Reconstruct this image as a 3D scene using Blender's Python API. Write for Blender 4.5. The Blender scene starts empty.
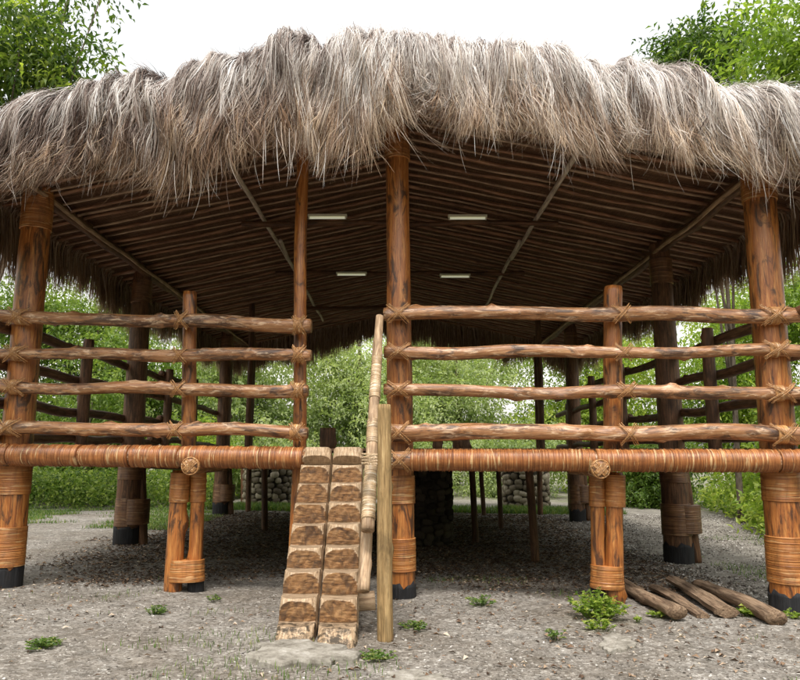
import bpy, math, random
import numpy as np
from mathutils import Vector
random.seed(7); RNG = np.random.default_rng(11)
S = bpy.context.scene
COL = S.collection
PI = math.pi
# ------------------------------------------------------------------ camera model
F = 700.0; TH = math.atan(115/700.0); CT, ST = math.cos(TH), math.sin(TH); EYE = 1.5
def at(u, v, Y):
    dx = (u-400)/F; dz = (340-v)/F
    t = Y/(CT-dz*ST)
    return np.array([dx*t, Y, EYE+(ST+dz*CT)*t])
def gz(x, y):
    return -0.012*np.clip(x, -12, 12) + 0.015*np.sin(x*0.9+1)*np.cos(y*0.7)
def gpt(u, v):
    dx = (u-400)/F; dz = (340-v)/F
    t = -EYE/(ST+dz*CT)
    for _ in range(6):
        x, y = dx*t, (CT-dz*ST)*t
        t = (gz(x, y)-EYE)/(ST+dz*CT)
    return np.array([dx*t, (CT-dz*ST)*t, float(gz(dx*t, (CT-dz*ST)*t))])
def YF(x): return 7.8-0.09*x            # line of the front posts
# ------------------------------------------------------------------ noise
class SN:
    def __init__(s, seed, n=7):
        r = np.random.default_rng(seed)
        s.k = r.normal(size=(n, 3))*1.6; s.p = r.uniform(0, 6.28, n); s.a = 1/(1+np.arange(n)*0.25); s.a /= s.a.sum()*0.6
    def __call__(s, x, y=0., z=0.):
        x, y, z = np.broadcast_arrays(np.asarray(x, float), np.asarray(y, float), np.asarray(z, float))
        o = 0
        for k, p, a in zip(s.k, s.p, s.a): o = o+a*np.sin(k[0]*x+k[1]*y+k[2]*z+p)
        return o
N1, N2, N3, N4 = SN(1), SN(2), SN(3), SN(4)
# ------------------------------------------------------------------ mesh builder
class MB:
    def __init__(s): s.v = []; s.f = []; s.t = []; s.c = []; s.m = []; s.n = 0
    def add(s, v, faces, tco=None, vc=None, mi=0):
        v = np.asarray(v, float); n = len(v)
        s.v.append(v); s.t.append(v if tco is None else tco)
        if vc is None: vc = np.full((n, 3), 0.5)
        s.c.append(vc)
        for f in (faces if isinstance(faces, list) else [faces]):
            f = np.asarray(f, int)
            if len(f): s.f.append(f+s.n); s.m.append(np.full(len(f), mi))
        s.n += n
        return s
    def build(s, name, mats, parent=None, smooth=True):
        me = bpy.data.meshes.new(name)
        v = np.concatenate(s.v); t = np.concatenate(s.t); c = np.concatenate(s.c)
        if parent is not None:
            p = parent; off = np.zeros(3)
            while p is not None: off = off+np.array(p.location); p = p.parent
            v = v-off
        li = np.concatenate([f.ravel() for f in s.f]); tot = np.concatenate([np.full(len(f), f.shape[1]) for f in s.f])
        st = np.concatenate([[0], np.cumsum(tot)[:-1]])
        me.vertices.add(len(v)); me.vertices.foreach_set('co', v.ravel().astype(np.float32))
        me.loops.add(len(li)); me.loops.foreach_set('vertex_index', li.astype(np.int32))
        me.polygons.add(len(tot)); me.polygons.foreach_set('loop_start', st.astype(np.int32))
        me.polygons.foreach_set('loop_total', tot.astype(np.int32))
        me.polygons.foreach_set('material_index', np.concatenate(s.m).astype(np.int32))
        me.polygons.foreach_set('use_smooth', np.full(len(tot), smooth))
        a = me.attributes.new('tco', 'FLOAT_VECTOR', 'POINT'); a.data.foreach_set('vector', t.ravel().astype(np.float32))
        a = me.attributes.new('vc', 'FLOAT_COLOR', 'POINT')
        a.data.foreach_set('color', np.concatenate([c, np.ones((len(c), 1))], 1).ravel().astype(np.float32))
        for m in (mats if isinstance(mats, (list, tuple)) else [mats]): me.materials.append(m)
        me.update(calc_edges=True); me.validate()
        o = bpy.data.objects.new(name, me); COL.objects.link(o)
        if parent is not None: o.parent = parent
        return o
def tube(mb, path, rad, ns=14, ell=1., noise=0., knots=0, caps=True, mi=0, seed=None, vc=None):
    path = np.asarray(path, float); n = len(path)
    rad = np.full(n, rad, float) if np.isscalar(rad) else np.asarray(rad, float)
    seed = random.random()*100 if seed is None else seed
    tan = np.gradient(path, axis=0); tan /= np.linalg.norm(tan, axis=1)[:, None]+1e-9
    d = path[-1]-path[0]
    ref = np.array([0, 1., 0]) if abs(d[1]) < 0.8*np.linalg.norm(d) else np.array([0, 0, 1.])
    a1 = np.cross(tan, ref); a1 /= np.linalg.norm(a1, axis=1)[:, None]; a2 = np.cross(a1, tan)
    L = np.concatenate([[0], np.cumsum(np.linalg.norm(np.diff(path, axis=0), axis=1))])
    A = np.linspace(0, 2*PI, ns, endpoint=False)
    R = rad[:, None]*np.ones((1, ns))
    if noise:
        R = R*(1+noise*(N1(np.cos(A)[None]*1.3+seed, np.sin(A)[None]*1.3, L[:, None]*2.3)+0.5*N2(np.cos(A)[None]*3+seed, np.sin(A)[None]*3, L[:, None]*6)))
    for _ in range(knots):
        ka = random.uniform(0, 2*PI); kl = random.uniform(0.03, 0.97)*L[-1]; kr = random.uniform(.25, .5); w = random.uniform(.03, .06)
        da = (A-ka+PI) % (2*PI)-PI
        R = R+rad[:, None]*kr*np.exp(-(da[None]**2)/.12-((L[:, None]-kl)**2)/(w*w))
    V = path[:, None]+R[..., None]*(np.cos(A)[None, :, None]*a1[:, None]+ell*np.sin(A)[None, :, None]*a2[:, None])
    T = np.stack([R*np.cos(A)+seed, R*np.sin(A), np.broadcast_to(L[:, None]+seed, R.shape)], -1)
    i = np.arange(n-1)[:, None]*ns; j = np.arange(ns)[None]; j2 = (j+1) % ns
    Fq = np.stack([i+j, i+j2, i+ns+j2, i+ns+j], -1).reshape(-1, 4)
    V = V.reshape(-1, 3); T = T.reshape(-1, 3); fs = [Fq]
    if caps:
        V = np.concatenate([V, path[:1], path[-1:]]); T = np.concatenate([T, [[seed, 0, seed]], [[seed, 0, L[-1]+seed]]])
        b = n*ns; jj = np.arange(ns); j2 = (jj+1) % ns
        fs.append(np.stack([np.full(ns, b), j2, jj], -1)); fs.append(np.stack([np.full(ns, b+1), (n-1)*ns+jj, (n-1)*ns+j2], -1))
    C = None
    if vc is not None: C = np.tile(np.array(vc, float), (len(V), 1))
    mb.add(V, fs, T, C, mi)
def line(p, q, step=.08, wob=0., seed=None):
    p = np.array(p, float); q = np.array(q, float); d = np.linalg.norm(q-p); n = max(2, int(d/step)+1)
    t = np.linspace(0, 1, n)[:, None]; P = p+(q-p)*t
    if wob:
        s = random.random()*50 if seed is None else seed
        w = np.stack([N1(t[:, 0]*d*.9+s), N2(t[:, 0]*d*.9+s), N3(t[:, 0]*d*.9+s)], -1)*wob
        ax = (q-p)/d; w -= (w@ax)[:, None]*ax; P = P+w
    return P
def log(p, q, r0, r1=None, noise=.05, knots=0, wob=0., ns=14, mats=None, name='log', parent=None, step=.06, seed=None):
    mb = MB(); P = line(p, q, step, wob, seed); r1 = r0 if r1 is None else r1
    rad = np.linspace(r0, r1, len(P)); rad[0] *= .93; rad[-1] *= .93
    tube(mb, P, rad, ns, noise=noise, knots=knots)
    return mb.build(name, mats, parent)
def wrap(mb, p, q, r, pitch=.013, ell=1., ns=18, amp=.004, rough=.003, r1=None):
    p = np.array(p, float); q = np.array(q, float); d = np.linalg.norm(q-p); nw = max(2, int(d/pitch)); n = nw*3+1
    t = np.linspace(0, 1, n); P = p+(q-p)*t[:, None]
    k = np.arange(n) % 3; per = RNG.uniform(-1, 1, nw+1)[np.arange(n)//3]
    rr = np.linspace(r, r if r1 is None else r1, n)
    rad = rr+np.where(k == 0, 0, amp)+per*rough*(k > 0)
    tube(mb, P, rad, ns, ell=ell, noise=.012)
def box(mb, lo, hi, mi=0, bev=0):
    x0, y0, z0 = lo; x1, y1, z1 = hi
    v = [[x, y, z] for z in (z0, z1) for (x, y) in ((x0, y0), (x1, y0), (x1, y1), (x0, y1))]
    mb.add(v, np.array([[0, 3, 2, 1], [4, 5, 6, 7], [0, 1, 5, 4], [1, 2, 6, 5], [2, 3, 7, 6], [3, 0, 4, 7]]), mi=mi)
# ------------------------------------------------------------------ tagging
def tag(o, label=None, cat=None, group=None, kind=None):
    if label: o['label'] = label
    if cat: o['category'] = cat
    if group: o['group'] = group
    if kind: o['kind'] = kind
    return o
def empty(name, loc, label, cat, group=None, rz=0):
    o = bpy.data.objects.new(name, None); COL.objects.link(o); o.location = [float(a) for a in loc]; o.rotation_euler = (0, 0, rz)
    o.empty_display_size = .2
    return tag(o, label, cat, group)
# ------------------------------------------------------------------ materials
class NT:
    def __init__(s, name, rough=.7, spec=.3):
        s.m = bpy.data.materials.new(name); s.m.use_nodes = True; s.t = s.m.node_tree; s.p = s.t.nodes['Principled BSDF']
        s.out = s.t.nodes['Material Output']
        s.p.inputs['Roughness'].default_value = rough; s.p.inputs['Specular IOR Level'].default_value = spec
    def n(s, ty, **kw):
        o = s.t.nodes.new(ty)
        for k, v in kw.items():
            if k.startswith('i_'): o.inputs[k[2:].replace('_', ' ')].default_value = v
            else: setattr(o, k, v)
        return o
    def l(s, a, b): s.t.links.new(a, b)
    def attr(s, name): return s.n('ShaderNodeAttribute', attribute_name=name)
    def mapv(s, src, sc):
        m = s.n('ShaderNodeMapping'); m.inputs['Scale'].default_value = sc; s.l(src, m.inputs['Vector']); return m.outputs[0]
    def noise(s, vec, scale, detail=4, rough=.6, dist=0.):
        o = s.n('ShaderNodeTexNoise'); o.inputs['Scale'].default_value = scale; o.inputs['Detail'].default_value = detail
        o.inputs['Roughness'].default_value = rough; o.inputs['Distortion'].default_value = dist
        s.l(vec, o.inputs['Vector']); return o.outputs['Fac']
    def ramp(s, fac, stops):
        o = s.n('ShaderNodeValToRGB'); e = o.color_ramp.elements
        while len(e) < len(stops): e.new(.5)
        for k, (p, c) in zip(e, stops):
            k.position = p; k.color = (*c, 1) if len(c) == 3 else c
        s.l(fac, o.inputs['Fac']); return o.outputs['Color']
    def mix(s, fac, a, b, mode='MIX'):
        o = s.n('ShaderNodeMix', data_type='RGBA', blend_type=mode)
        for k, x in ((0, fac), (6, a), (7, b)):
            if isinstance(x, (int, float)): o.inputs[k].default_value = x
            elif isinstance(x, tuple): o.inputs[k].default_value = (*x, 1)
            else: s.l(x, o.inputs[k])
        return o.outputs[2]
    def math(s, op, a, b=None):
        o = s.n('ShaderNodeMath', operation=op)
        for k, x in ((0, a), (1, b)):
            if x is None: continue
            if isinstance(x, (int, float)): o.inputs[k].default_value = x
            else: s.l(x, o.inputs[k])
        return o.outputs[0]
    def bump(s, h, strength, dist=.01, prev=None):
        o = s.n('ShaderNodeBump'); o.inputs['Strength'].default_value = strength; o.inputs['Distance'].default_value = dist
        s.l(h, o.inputs['Height'])
        if prev is not None: s.l(prev, o.inputs['Normal'])
        s.l(o.outputs[0], s.p.inputs['Normal']); return o.outputs[0]
    def color(s, c): s.l(c, s.p.inputs['Base Color'])
G3 = lambda a: (a, a, a)
def wood(name, dark, mid, light, rough=.5, spec=.4, stain=.6, stainc=(.02, .012, .008), painted_sheen=None, patch=(.45, .62)):
    s = NT(name, rough, spec); t = s.attr('tco').outputs['Vector']
    g = s.noise(s.mapv(t, (22, 22, 1.6)), 1.8, 8, .65, .6)
    col = s.ramp(g, [(.3, dark), (.5, mid), (.72, light)])
    fine = s.noise(s.mapv(t, (90, 90, 5)), 1.5, 4, .7)
    col = s.mix(.55, col, s.ramp(fine, [(.3, G3(.45)), (.7, G3(1.25))]), 'MULTIPLY')
    st = s.noise(s.mapv(t, (7, 7, 1.7)), 1.3, 6, .65, 1.2)
    m = s.ramp(st, [(patch[0], G3(0)), (patch[1], G3(1))])
    col = s.mix(s.math('MULTIPLY', m, stain), col, stainc)
    if painted_sheen:
        sn = s.noise(s.mapv(t, (13, 13, 3.1)), 1.7, 6, .7, .8)
        col = s.mix(s.math('MULTIPLY', s.ramp(sn, [(.53, G3(0)), (.66, G3(1))]), .75), col, painted_sheen)  # pale highlight patches painted into the wood colour
    crack = s.noise(s.mapv(t, (38, 38, 1.1)), 1.2, 3, .5, 2.)
    cm = s.ramp(crack, [(.30, G3(1)), (.36, G3(0))])
    col = s.mix(s.math('MULTIPLY', cm, .8), col, stainc)
    s.color(col)
    b = s.bump(g, .5, .012); b = s.bump(fine, .35, .004, b); s.bump(cm, -.5, .01, b) if False else None
    rr = s.n('ShaderNodeMapRange'); rr.inputs[3].default_value = rough-.12; rr.inputs[4].default_value = rough+.3; s.l(st, rr.inputs[0]); s.l(rr.outputs[0], s.p.inputs['Roughness'])
    return s.m
M = {}
M['post'] = wood('varnished post wood', (.20, .056, .013), (.41, .138, .030), (.65, .30, .088), .30, .6, .85, (.028, .012, .008), patch=(.50, .62))
M['rail'] = wood('rail wood', (.11, .042, .016), (.34, .148, .055), (.58, .33, .16), .34, .6, .8, (.03, .014, .009), painted_sheen=(.74, .52, .34), patch=(.50, .61))
M['shadepost'] = wood('shaded dark wood', (.05, .024, .012), (.16, .072, .032), (.30, .15, .075), .5, .4, .6)  # darker copy of the front wood, with shade put into its colour
M['batten'] = wood('pale thin batten', (.2, .11, .06), (.45, .29, .18), (.7, .52, .36), .5, .4, .3)
M['rafter'] = wood('brown roof pole', (.13, .055, .026), (.33, .16, .08), (.55, .32, .18), .4, .5, .45, (.03, .015, .01))
M['bleached'] = wood('bleached pole', (.4, .3, .22), (.72, .6, .48), (.85, .76, .65), .5, .3, .35, (.08, .05, .03))
M['palepole'] = wood('pale peeled pole', (.24, .14, .075), (.50, .335, .20), (.7, .52, .35), .55, .3, .5, (.06, .035, .02))
M['greypole'] = wood('mossy grey wood', (.12, .07, .03), (.33, .21, .09), (.54, .38, .19), .7, .25, .5, (.07, .05, .025))
M['oldlog'] = wood('old grey log', (.07, .043, .028), (.25, .165, .105), (.42, .31, .21), .85, .15, .6, (.035, .022, .015))
M['tar'] = wood('tarred foot', (.008, .008, .009), (.018, .018, .02), (.04, .04, .043), .7, .3, .3)
def rattan(name, c1, c2, c3, pale, pscale=1.):
    s = NT(name, .42, .5); t = s.attr('tco').outputs['Vector']
    n = s.noise(s.mapv(t, (1.5, 1.5, 70)), 1.2, 3, .7, .3)
    col = s.ramp(n, [(.3, c1), (.5, c2), (.68, c3)])
    p = s.noise(s.mapv(t, (3.5, 3.5, 45)), 1.0, 2, .5, .5)
    col = s.mix(s.math('MULTIPLY', s.ramp(p, [(.60, G3(0)), (.65, G3(1))]), .8), col, pale)
    big = s.noise(s.mapv(t, (6, 6, 2.2)), 1.5, 5, .65, .6)
    col = s.mix(.75, col, s.ramp(big, [(.28, G3(.28)), (.5, G3(.95)), (.7, G3(1.3))]), 'MULTIPLY')
    s.color(col); b = s.bump(n, .7, .006); s.bump(p, .4, .006, b)
    return s.m
M['rattan'] = rattan('rattan wrapping', (.11, .033, .010), (.30, .105, .030), (.48, .21, .07), (.60, .40, .20))
M['lash'] = rattan('rattan lashing', (.18, .07, .022), (.42, .20, .07), (.58, .34, .14), (.68, .50, .30))
M['band'] = rattan('rattan band', (.17, .05, .013), (.38, .14, .034), (.50, .23, .07), (.58, .34, .15))
M['bandshade'] = rattan('shaded rattan band', (.06, .022, .01), (.17, .075, .03), (.26, .13, .06), (.34, .2, .1))  # dimmer copy of the band, shade put into the colour for side posts
M['twine'] = rattan('pale twine', (.22, .13, .06), (.44, .30, .17), (.60, .46, .30), (.75, .66, .5))
def thatch(name, tipc, midc, top):
    s = NT(name, .75, .25); a = s.attr('vc'); sp = s.n('ShaderNodeSeparateColor'); s.l(a.outputs['Color'], sp.inputs[0])
    weath = s.ramp(sp.outputs[0], [(0, (.07, .045, .036)), (.25, (.29, .22, .19)), (.5, (.56, .50, .46)), (.75, (.80, .76, .72)), (1, (.93, .90, .89))])
    prot = s.ramp(sp.outputs[0], [(0, (.05, .022, .011)), (.4, (.28, .165, .095)), (1, (.63, .48, .33))])
    col = s.mix(sp.outputs[1], weath, prot)
    s.color(col)
    tr = s.n('ShaderNodeBsdfTranslucent'); s.l(col, tr.inputs[0])
    mx = s.n('ShaderNodeMixShader'); mx.inputs[0].default_value = .22
    s.l(s.p.outputs[0], mx.inputs[1]); s.l(tr.outputs[0], mx.inputs[2]); s.l(mx.outputs[0], s.out.inputs[0])
    return s.m
M['thatch'] = thatch('dry grass thatch', 0, 0, 0)
s = NT('thatch core', .95, .1); t = s.attr('tco').outputs['Vector']
g = s.noise(s.mapv(t, (60, 6, 3)), 1.5, 6, .7); s.color(s.ramp(g, [(.3, (.05, .03, .02)), (.7, (.2, .14, .1))])); s.bump(g, .8, .03); M['core'] = s.m
s = NT('reed lining', .8, .2); t = s.attr('tco').outputs['Vector']
g = s.noise(s.mapv(t, (1.2, 55, 1)), 1.5, 5, .7, .2); g2 = s.noise(s.mapv(t, (60, 3, 1)), 1.5, 4, .7)
col = s.ramp(g, [(.32, (.06, .03, .017)), (.52, (.23, .12, .065)), (.7, (.46, .29, .18))])
col = s.mix(.7, col, s.ramp(g2, [(.35, G3(.5)), (.7, G3(1.3))]), 'MULTIPLY'); s.color(col); b = s.bump(g, 1., .03); s.bump(g2, .4, .01, b); M['reed'] = s.m
def leafm(name, stops, trans=.4, rough=.45):
    s = NT(name, rough, .35); a = s.attr('vc'); sp = s.n('ShaderNodeSeparateColor'); s.l(a.outputs['Color'], sp.inputs[0])
    col = s.ramp(sp.outputs[0], stops); s.color(col)
    tr = s.n('ShaderNodeBsdfTranslucent'); br = s.mix(1., col, (1.5, 1.6, .8), 'MULTIPLY'); s.l(br, tr.inputs[0])
    mx = s.n('ShaderNodeMixShader'); mx.inputs[0].default_value = trans
    s.l(s.p.outputs[0], mx.inputs[1]); s.l(tr.outputs[0], mx.inputs[2]); s.l(mx.outputs[0], s.out.inputs[0])
    return s.m
M['leafbright'] = leafm('fresh green leaves', [(0, (.05, .10, .015)), (.5, (.19, .28, .04)), (1, (.46, .50, .12))], .5)
M['leafmid'] = leafm('mid green leaves', [(0, (.035, .08, .016)), (.5, (.12, .19, .035)), (1, (.33, .39, .11))], .45)
M['leafdark'] = leafm('deep green leaves', [(0, (.016, .04, .012)), (.5, (.075, .13, .022)), (1, (.38, .44, .08))], .5)
M['leafhaze'] = leafm('haze-paled green leaves', [(0, (.08, .12, .045)), (.5, (.26, .32, .14)), (1, (.55, .58, .34))], .5)  # leaf colour paled to stand in for haze over the far greenery
M['grass'] = leafm('grass blades', [(0, (.05, .10, .02)), (.6, (.12, .20, .04)), (1, (.27, .28, .09))], .4)
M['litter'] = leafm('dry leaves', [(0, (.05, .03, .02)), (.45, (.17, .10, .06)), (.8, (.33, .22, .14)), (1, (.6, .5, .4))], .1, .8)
s = NT('bark', .9, .15); t = s.attr('tco').outputs['Vector']
g = s.noise(s.mapv(t, (12, 12, 3)), 1.5, 6, .7, .5); s.color(s.ramp(g, [(.3, (.05, .035, .025)), (.7, (.2, .16, .12))])); s.bump(g, .8, .03); M['bark'] = s.m
# ground
s = NT('gravelly soil', .92, .15); tc = s.n('ShaderNodeTexCoord').outputs['Object']
big = s.noise(tc, .9, 6, .65, .4); mid = s.noise(tc, 6, 6, .7, .2); fine = s.noise(tc, 45, 5, .75)
vo = s.n('ShaderNodeTexVoronoi'); vo.inputs['Scale'].default_value = 38; s.l(tc, vo.inputs['Vector'])
vo2 = s.n('ShaderNodeTexVoronoi'); vo2.inputs['Scale'].default_value = 90; s.l(tc, vo2.inputs['Vector'])
col = s.ramp(fine, [(.28, (.075, .062, .05)), (.5, (.235, .208, .178)), (.72, (.42, .385, .345))])
sp = s.n('ShaderNodeSeparateColor'); s.l(vo.outputs['Color'], sp.inputs[0])
col = s.mix(.5, col, s.ramp(sp.outputs[0], [(0, (.10, .088, .075)), (.5, (.27, .25, .225)), (.9, (.38, .36, .335)), (1, (.70, .68, .64))]))
col = s.mix(.8, col, s.ramp(mid, [(.3, G3(.5)), (.6, G3(1.15))]), 'MULTIPLY')
col = s.mix(.8, col, s.ramp(big, [(.35, (.66, .60, .53)), (.62, (1.08, 1.07, 1.05))]), 'MULTIPLY')
gx = s.n('ShaderNodeSeparateXYZ'); s.l(tc, gx.inputs[0])
grs = s.noise(tc, 1.3, 6, .75, .3)
yy = s.n('ShaderNodeMapRange'); yy.inputs[1].default_value = 14; yy.inputs[2].default_value = 24; yy.inputs[3].default_value = -.25; yy.inputs[4].default_value = .12; s.l(gx.outputs[1], yy.inputs[0])
gm = s.ramp(s.math('ADD', grs, yy.outputs[0]), [(.55, G3(0)), (.68, G3(1))])
col = s.mix(s.math('MULTIPLY', gm, .6), col, (.12, .15, .05))
s.color(col); b = s.bump(mid, .5, .05); b = s.bump(fine, .6, .02, b); s.bump(vo.outputs['Distance'], .5, .015, b); M['ground'] = s.m
s = NT('pale gravel', .95, .1); tc = s.n('ShaderNodeTexCoord').outputs['Object']
fine = s.noise(tc, 13, 8, .85); mid = s.noise(tc, 1.6, 7, .7)
col = s.ramp(fine, [(.3, (.11, .095, .078)), (.5, (.25, .225, .19)), (.7, (.42, .39, .345))]); col = s.mix(.9, col, s.ramp(mid, [(.35, G3(.6)), (.65, G3(1.1))]), 'MULTIPLY'); s.color(col); s.bump(fine, .6, .02); M['path'] = s.m
s = NT('pebbles', .85, .2); a = s.attr('vc'); sp = s.n('ShaderNodeSeparateColor'); s.l(a.outputs['Color'], sp.inputs[0])
s.color(s.ramp(sp.outputs[0], [(0, (.05, .042, .035)), (.5, (.215, .188, .16)), (.9, (.38, .35, .315)), (1, (.62, .59, .55))])); M['pebble'] = s.m
s = NT('river stone', .85, .2); a = s.attr('vc'); sp = s.n('ShaderNodeSeparateColor'); s.l(a.outputs['Color'], sp.inputs[0])
n = s.noise(s.attr('tco').outputs['Vector'], 9, 6, .7)
col = s.ramp(sp.outputs[0], [(0, (.12, .095, .065)), (.5, (.29, .24, .17)), (1, (.50, .43, .32))]); col = s.mix(.7, col, s.ramp(n, [(.3, G3(.55)), (.7, G3(1.2))]), 'MULTIPLY'); s.color(col); s.bump(n, .5, .02); M['stone'] = s.m
s = NT('shaded river stone', .9, .1); a = s.attr('vc'); sp = s.n('ShaderNodeSeparateColor'); s.l(a.outputs['Color'], sp.inputs[0]); s.color(s.ramp(sp.outputs[0], [(0, (.03, .024, .02)), (1, (.11, .09, .07))])); n = s.noise(s.attr('tco').outputs['Vector'], 9, 6, .7); s.bump(n, .5, .02); M['shadestone'] = s.m  # darker copy of the stone, deep shade painted into its colour
s = NT('dark mortar', .95, .1); n = s.noise(s.attr('tco').outputs['Vector'], 12, 5, .7); s.color(s.ramp(n, [(.3, (.035, .03, .025)), (.7, (.1, .085, .07))])); s.bump(n, .8, .03); M['mortar'] = s.m
s = NT('concrete flake', .9, .15); n = s.noise(s.attr('tco').outputs['Vector'], 9, 7, .7); s.color(s.ramp(n, [(.3, (.11, .095, .075)), (.5, (.27, .245, .205)), (.7, (.42, .39, .345))])); s.bump(n, .8, .02); M['slab'] = s.m
s = NT('lamp housing', .5, .4); s.p.inputs['Base Color'].default_value = (.8, .78, .6, 1); M['lampbox'] = s.m
s = NT('lamp tube', .4, .4); s.p.inputs['Base Color'].default_value = (.85, .85, .7, 1); s.p.inputs['Emission Color'].default_value = (.9, .9, .65, 1); s.p.inputs['Emission Strength'].default_value = .16; M['lamptube'] = s.m
# notched log material: cut faces brown, skin pale
s = NT('carved log', .6, .35); t = s.attr('tco').outputs['Vector']; a = s.attr('vc'); sp = s.n('ShaderNodeSeparateColor'); s.l(a.outputs['Color'], sp.inputs[0])
g = s.noise(s.mapv(t, (5, 26, 26)), 1.3, 6, .65, 1.3)
cut = s.ramp(g, [(.3, (.03, .014, .007)), (.48, (.22, .105, .04)), (.7, (.46, .26, .115))])
bl = s.noise(s.mapv(t, (9, 7, 7)), 1.2, 5, .6, .8); cut = s.mix(s.math('MULTIPLY', s.ramp(bl, [(.48, G3(0)), (.62, G3(1))]), .7), cut, (.05, .025, .014))
g2 = s.noise(s.mapv(t, (50, 8, 8)), 1.3, 6, .7, .3); skin = s.ramp(g2, [(.3, (.15, .092, .05)), (.5, (.42, .285, .17)), (.7, (.66, .51, .36))])
tread = s.ramp(g, [(.3, (.15, .09, .045)), (.7, (.48, .35, .23))])
col = s.mix(sp.outputs[0], skin, cut); col = s.mix(sp.outputs[1], col, tread)
col = s.mix(s.math('MULTIPLY', sp.outputs[2], s.ramp(s.noise(s.mapv(t, (14, 14, 14)), 1., 4, .7, .5), [(.42, G3(0)), (.58, G3(1))])), col, (.055, .038, .022))
s.color(col); b = s.bump(g, .4, .01); s.bump(g2, .3, .006, b); M['carved'] = s.m
# ================================================================== GROUND
def grid_sheet(xs, ys, zf, name, mat, amp=0.):
    X, Y = np.meshgrid(xs, ys); Z = zf(X, Y)
    V = np.stack([X, Y, Z], -1).reshape(-1, 3); nx = len(xs)
    i, j = np.meshgrid(np.arange(len(ys)-1), np.arange(nx-1), indexing='ij'); a = (i*nx+j).ravel()
    mb = MB(); mb.add(V, np.stack([a, a+1, a+nx+1, a+nx], -1)); return mb.build(name, mat)
xs = np.concatenate([-np.geomspace(400, 7, 24), np.linspace(-6.9, 6.9, 200), np.geomspace(7, 400, 24)])
ys = np.concatenate([[-400, -150, -50, -15, 0, 3], np.linspace(4, 14, 160), np.linspace(14.3, 40, 40), np.geomspace(42, 500, 16)])
def ground_z(x, y):
    near = np.exp(-((np.abs(x)/9)**4))*np.clip((y-2)/2, 0, 1)*np.clip((22-y)/6, 0, 1)
    return gz(x, y)+near*(.010*N1(x*4, y*4)+.006*N2(x*11, y*11))-0.012*0
tag(grid_sheet(xs, ys, ground_z, 'ground', M['ground']), kind='structure')
# gravel path beyond the pavilion, on the right
mb = MB(); c = [np.array([6.5, 6.6, 0]), np.array([5.6, 8.3, 0]), np.array([4.9, 10.2, 0]), np.array([5.3, 12.5, 0]), np.array([6.2, 15.5, 0]), np.array([7.0, 19, 0]), np.array([6.2, 22.5, 0]), np.array([3., 23.5, 0]), np.array([-4, 23.2, 0]), np.array([-12, 21, 0])]
c = np.array(c); tt = np.linspace(0, len(c)-1, 60); cx = np.interp(tt, np.arange(len(c)), c[:, 0]); cy = np.interp(tt, np.arange(len(c)), c[:, 1])
for _ in range(6): cx[1:-1] = (cx[:-2]+cx[2:]+2*cx[1:-1])/4; cy[1:-1] = (cy[:-2]+cy[2:]+2*cy[1:-1])/4
tx, ty = np.gradient(cx), np.gradient(cy); L = np.hypot(tx, ty); nxx, nyy = -ty/L, tx/L
rows = []
for w in np.linspace(-1.4, 1.4, 9):
    ww = w*(1+.16*N1(tt*3.3, w)); X = cx+nxx*ww; Y = cy+nyy*ww; rows.append(np.stack([X, Y, ground_z(X, Y)+.02-.03*(abs(w) > 1.3)], -1))
V = np.array(rows); a = (np.arange(8)[:, None]*60+np.arange(59)[None]).ravel()
mb.add(V.reshape(-1, 3), np.stack([a, a+60, a+61, a+1], -1)); tag(mb.build('path', M['path']), kind='structure')
PATH = np.stack([cx, cy], 1)
# pebbles
def scatter_pebbles(n, xr, yr, smin, smax, name):
    x = RNG.uniform(*xr, n); y = yr[0]+(yr[1]-yr[0])*RNG.random(n)**1.25
    keep = N3(x*1.1, y*1.4)+RNG.normal(size=n)*.5 > -.35; x, y = x[keep], y[keep]; n = len(x)
    sz = smin*(smax/smin)**(RNG.random(n)**2.6)
    base = np.array([[1, 0, 0], [-1, 0, 0], [0, 1, 0], [0, -1, 0], [0, 0, 1], [0, 0, -1]], float)
    V = base[None]*np.stack([sz, sz*RNG.uniform(.5, 1, n), sz*RNG.uniform(.3, .7, n)], -1)[:, None]
    V += RNG.normal(size=V.shape)*sz[:, None, None]*.18
    a = RNG.uniform(0, 6.28, n); ca, sa = np.cos(a)[:, None], np.sin(a)[:, None]
    V = np.stack([V[..., 0]*ca-V[..., 1]*sa, V[..., 0]*sa+V[..., 1]*ca, V[..., 2]], -1)
    V += np.stack([x, y, ground_z(x, y)+sz*.12+(.022 if smax > .025 else 0)], -1)[:, None]
    f = np.array([[0, 2, 4], [2, 1, 4], [1, 3, 4], [3, 0, 4], [2, 0, 5], [1, 2, 5], [3, 1, 5], [0, 3, 5]])
    F_ = (np.arange(n)[:, None, None]*6+f[None]).reshape(-1, 3)
    c = np.repeat(np.clip(RNG.random(n)**1.0, 0, 1)[:, None], 6, 0)*np.ones((1, 3))
    mb = MB(); mb.add(V.reshape(-1, 3), F_, vc=c); return tag(mb.build(name, M['pebble'], smooth=False), kind='stuff')
tag(scatter_pebbles(75000, (-6, 6), (4.2, 12), .0035, .016, 'gravel'), 'small grey and pale gravel strewn over the soil in front of the hut', 'gravel')
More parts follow.
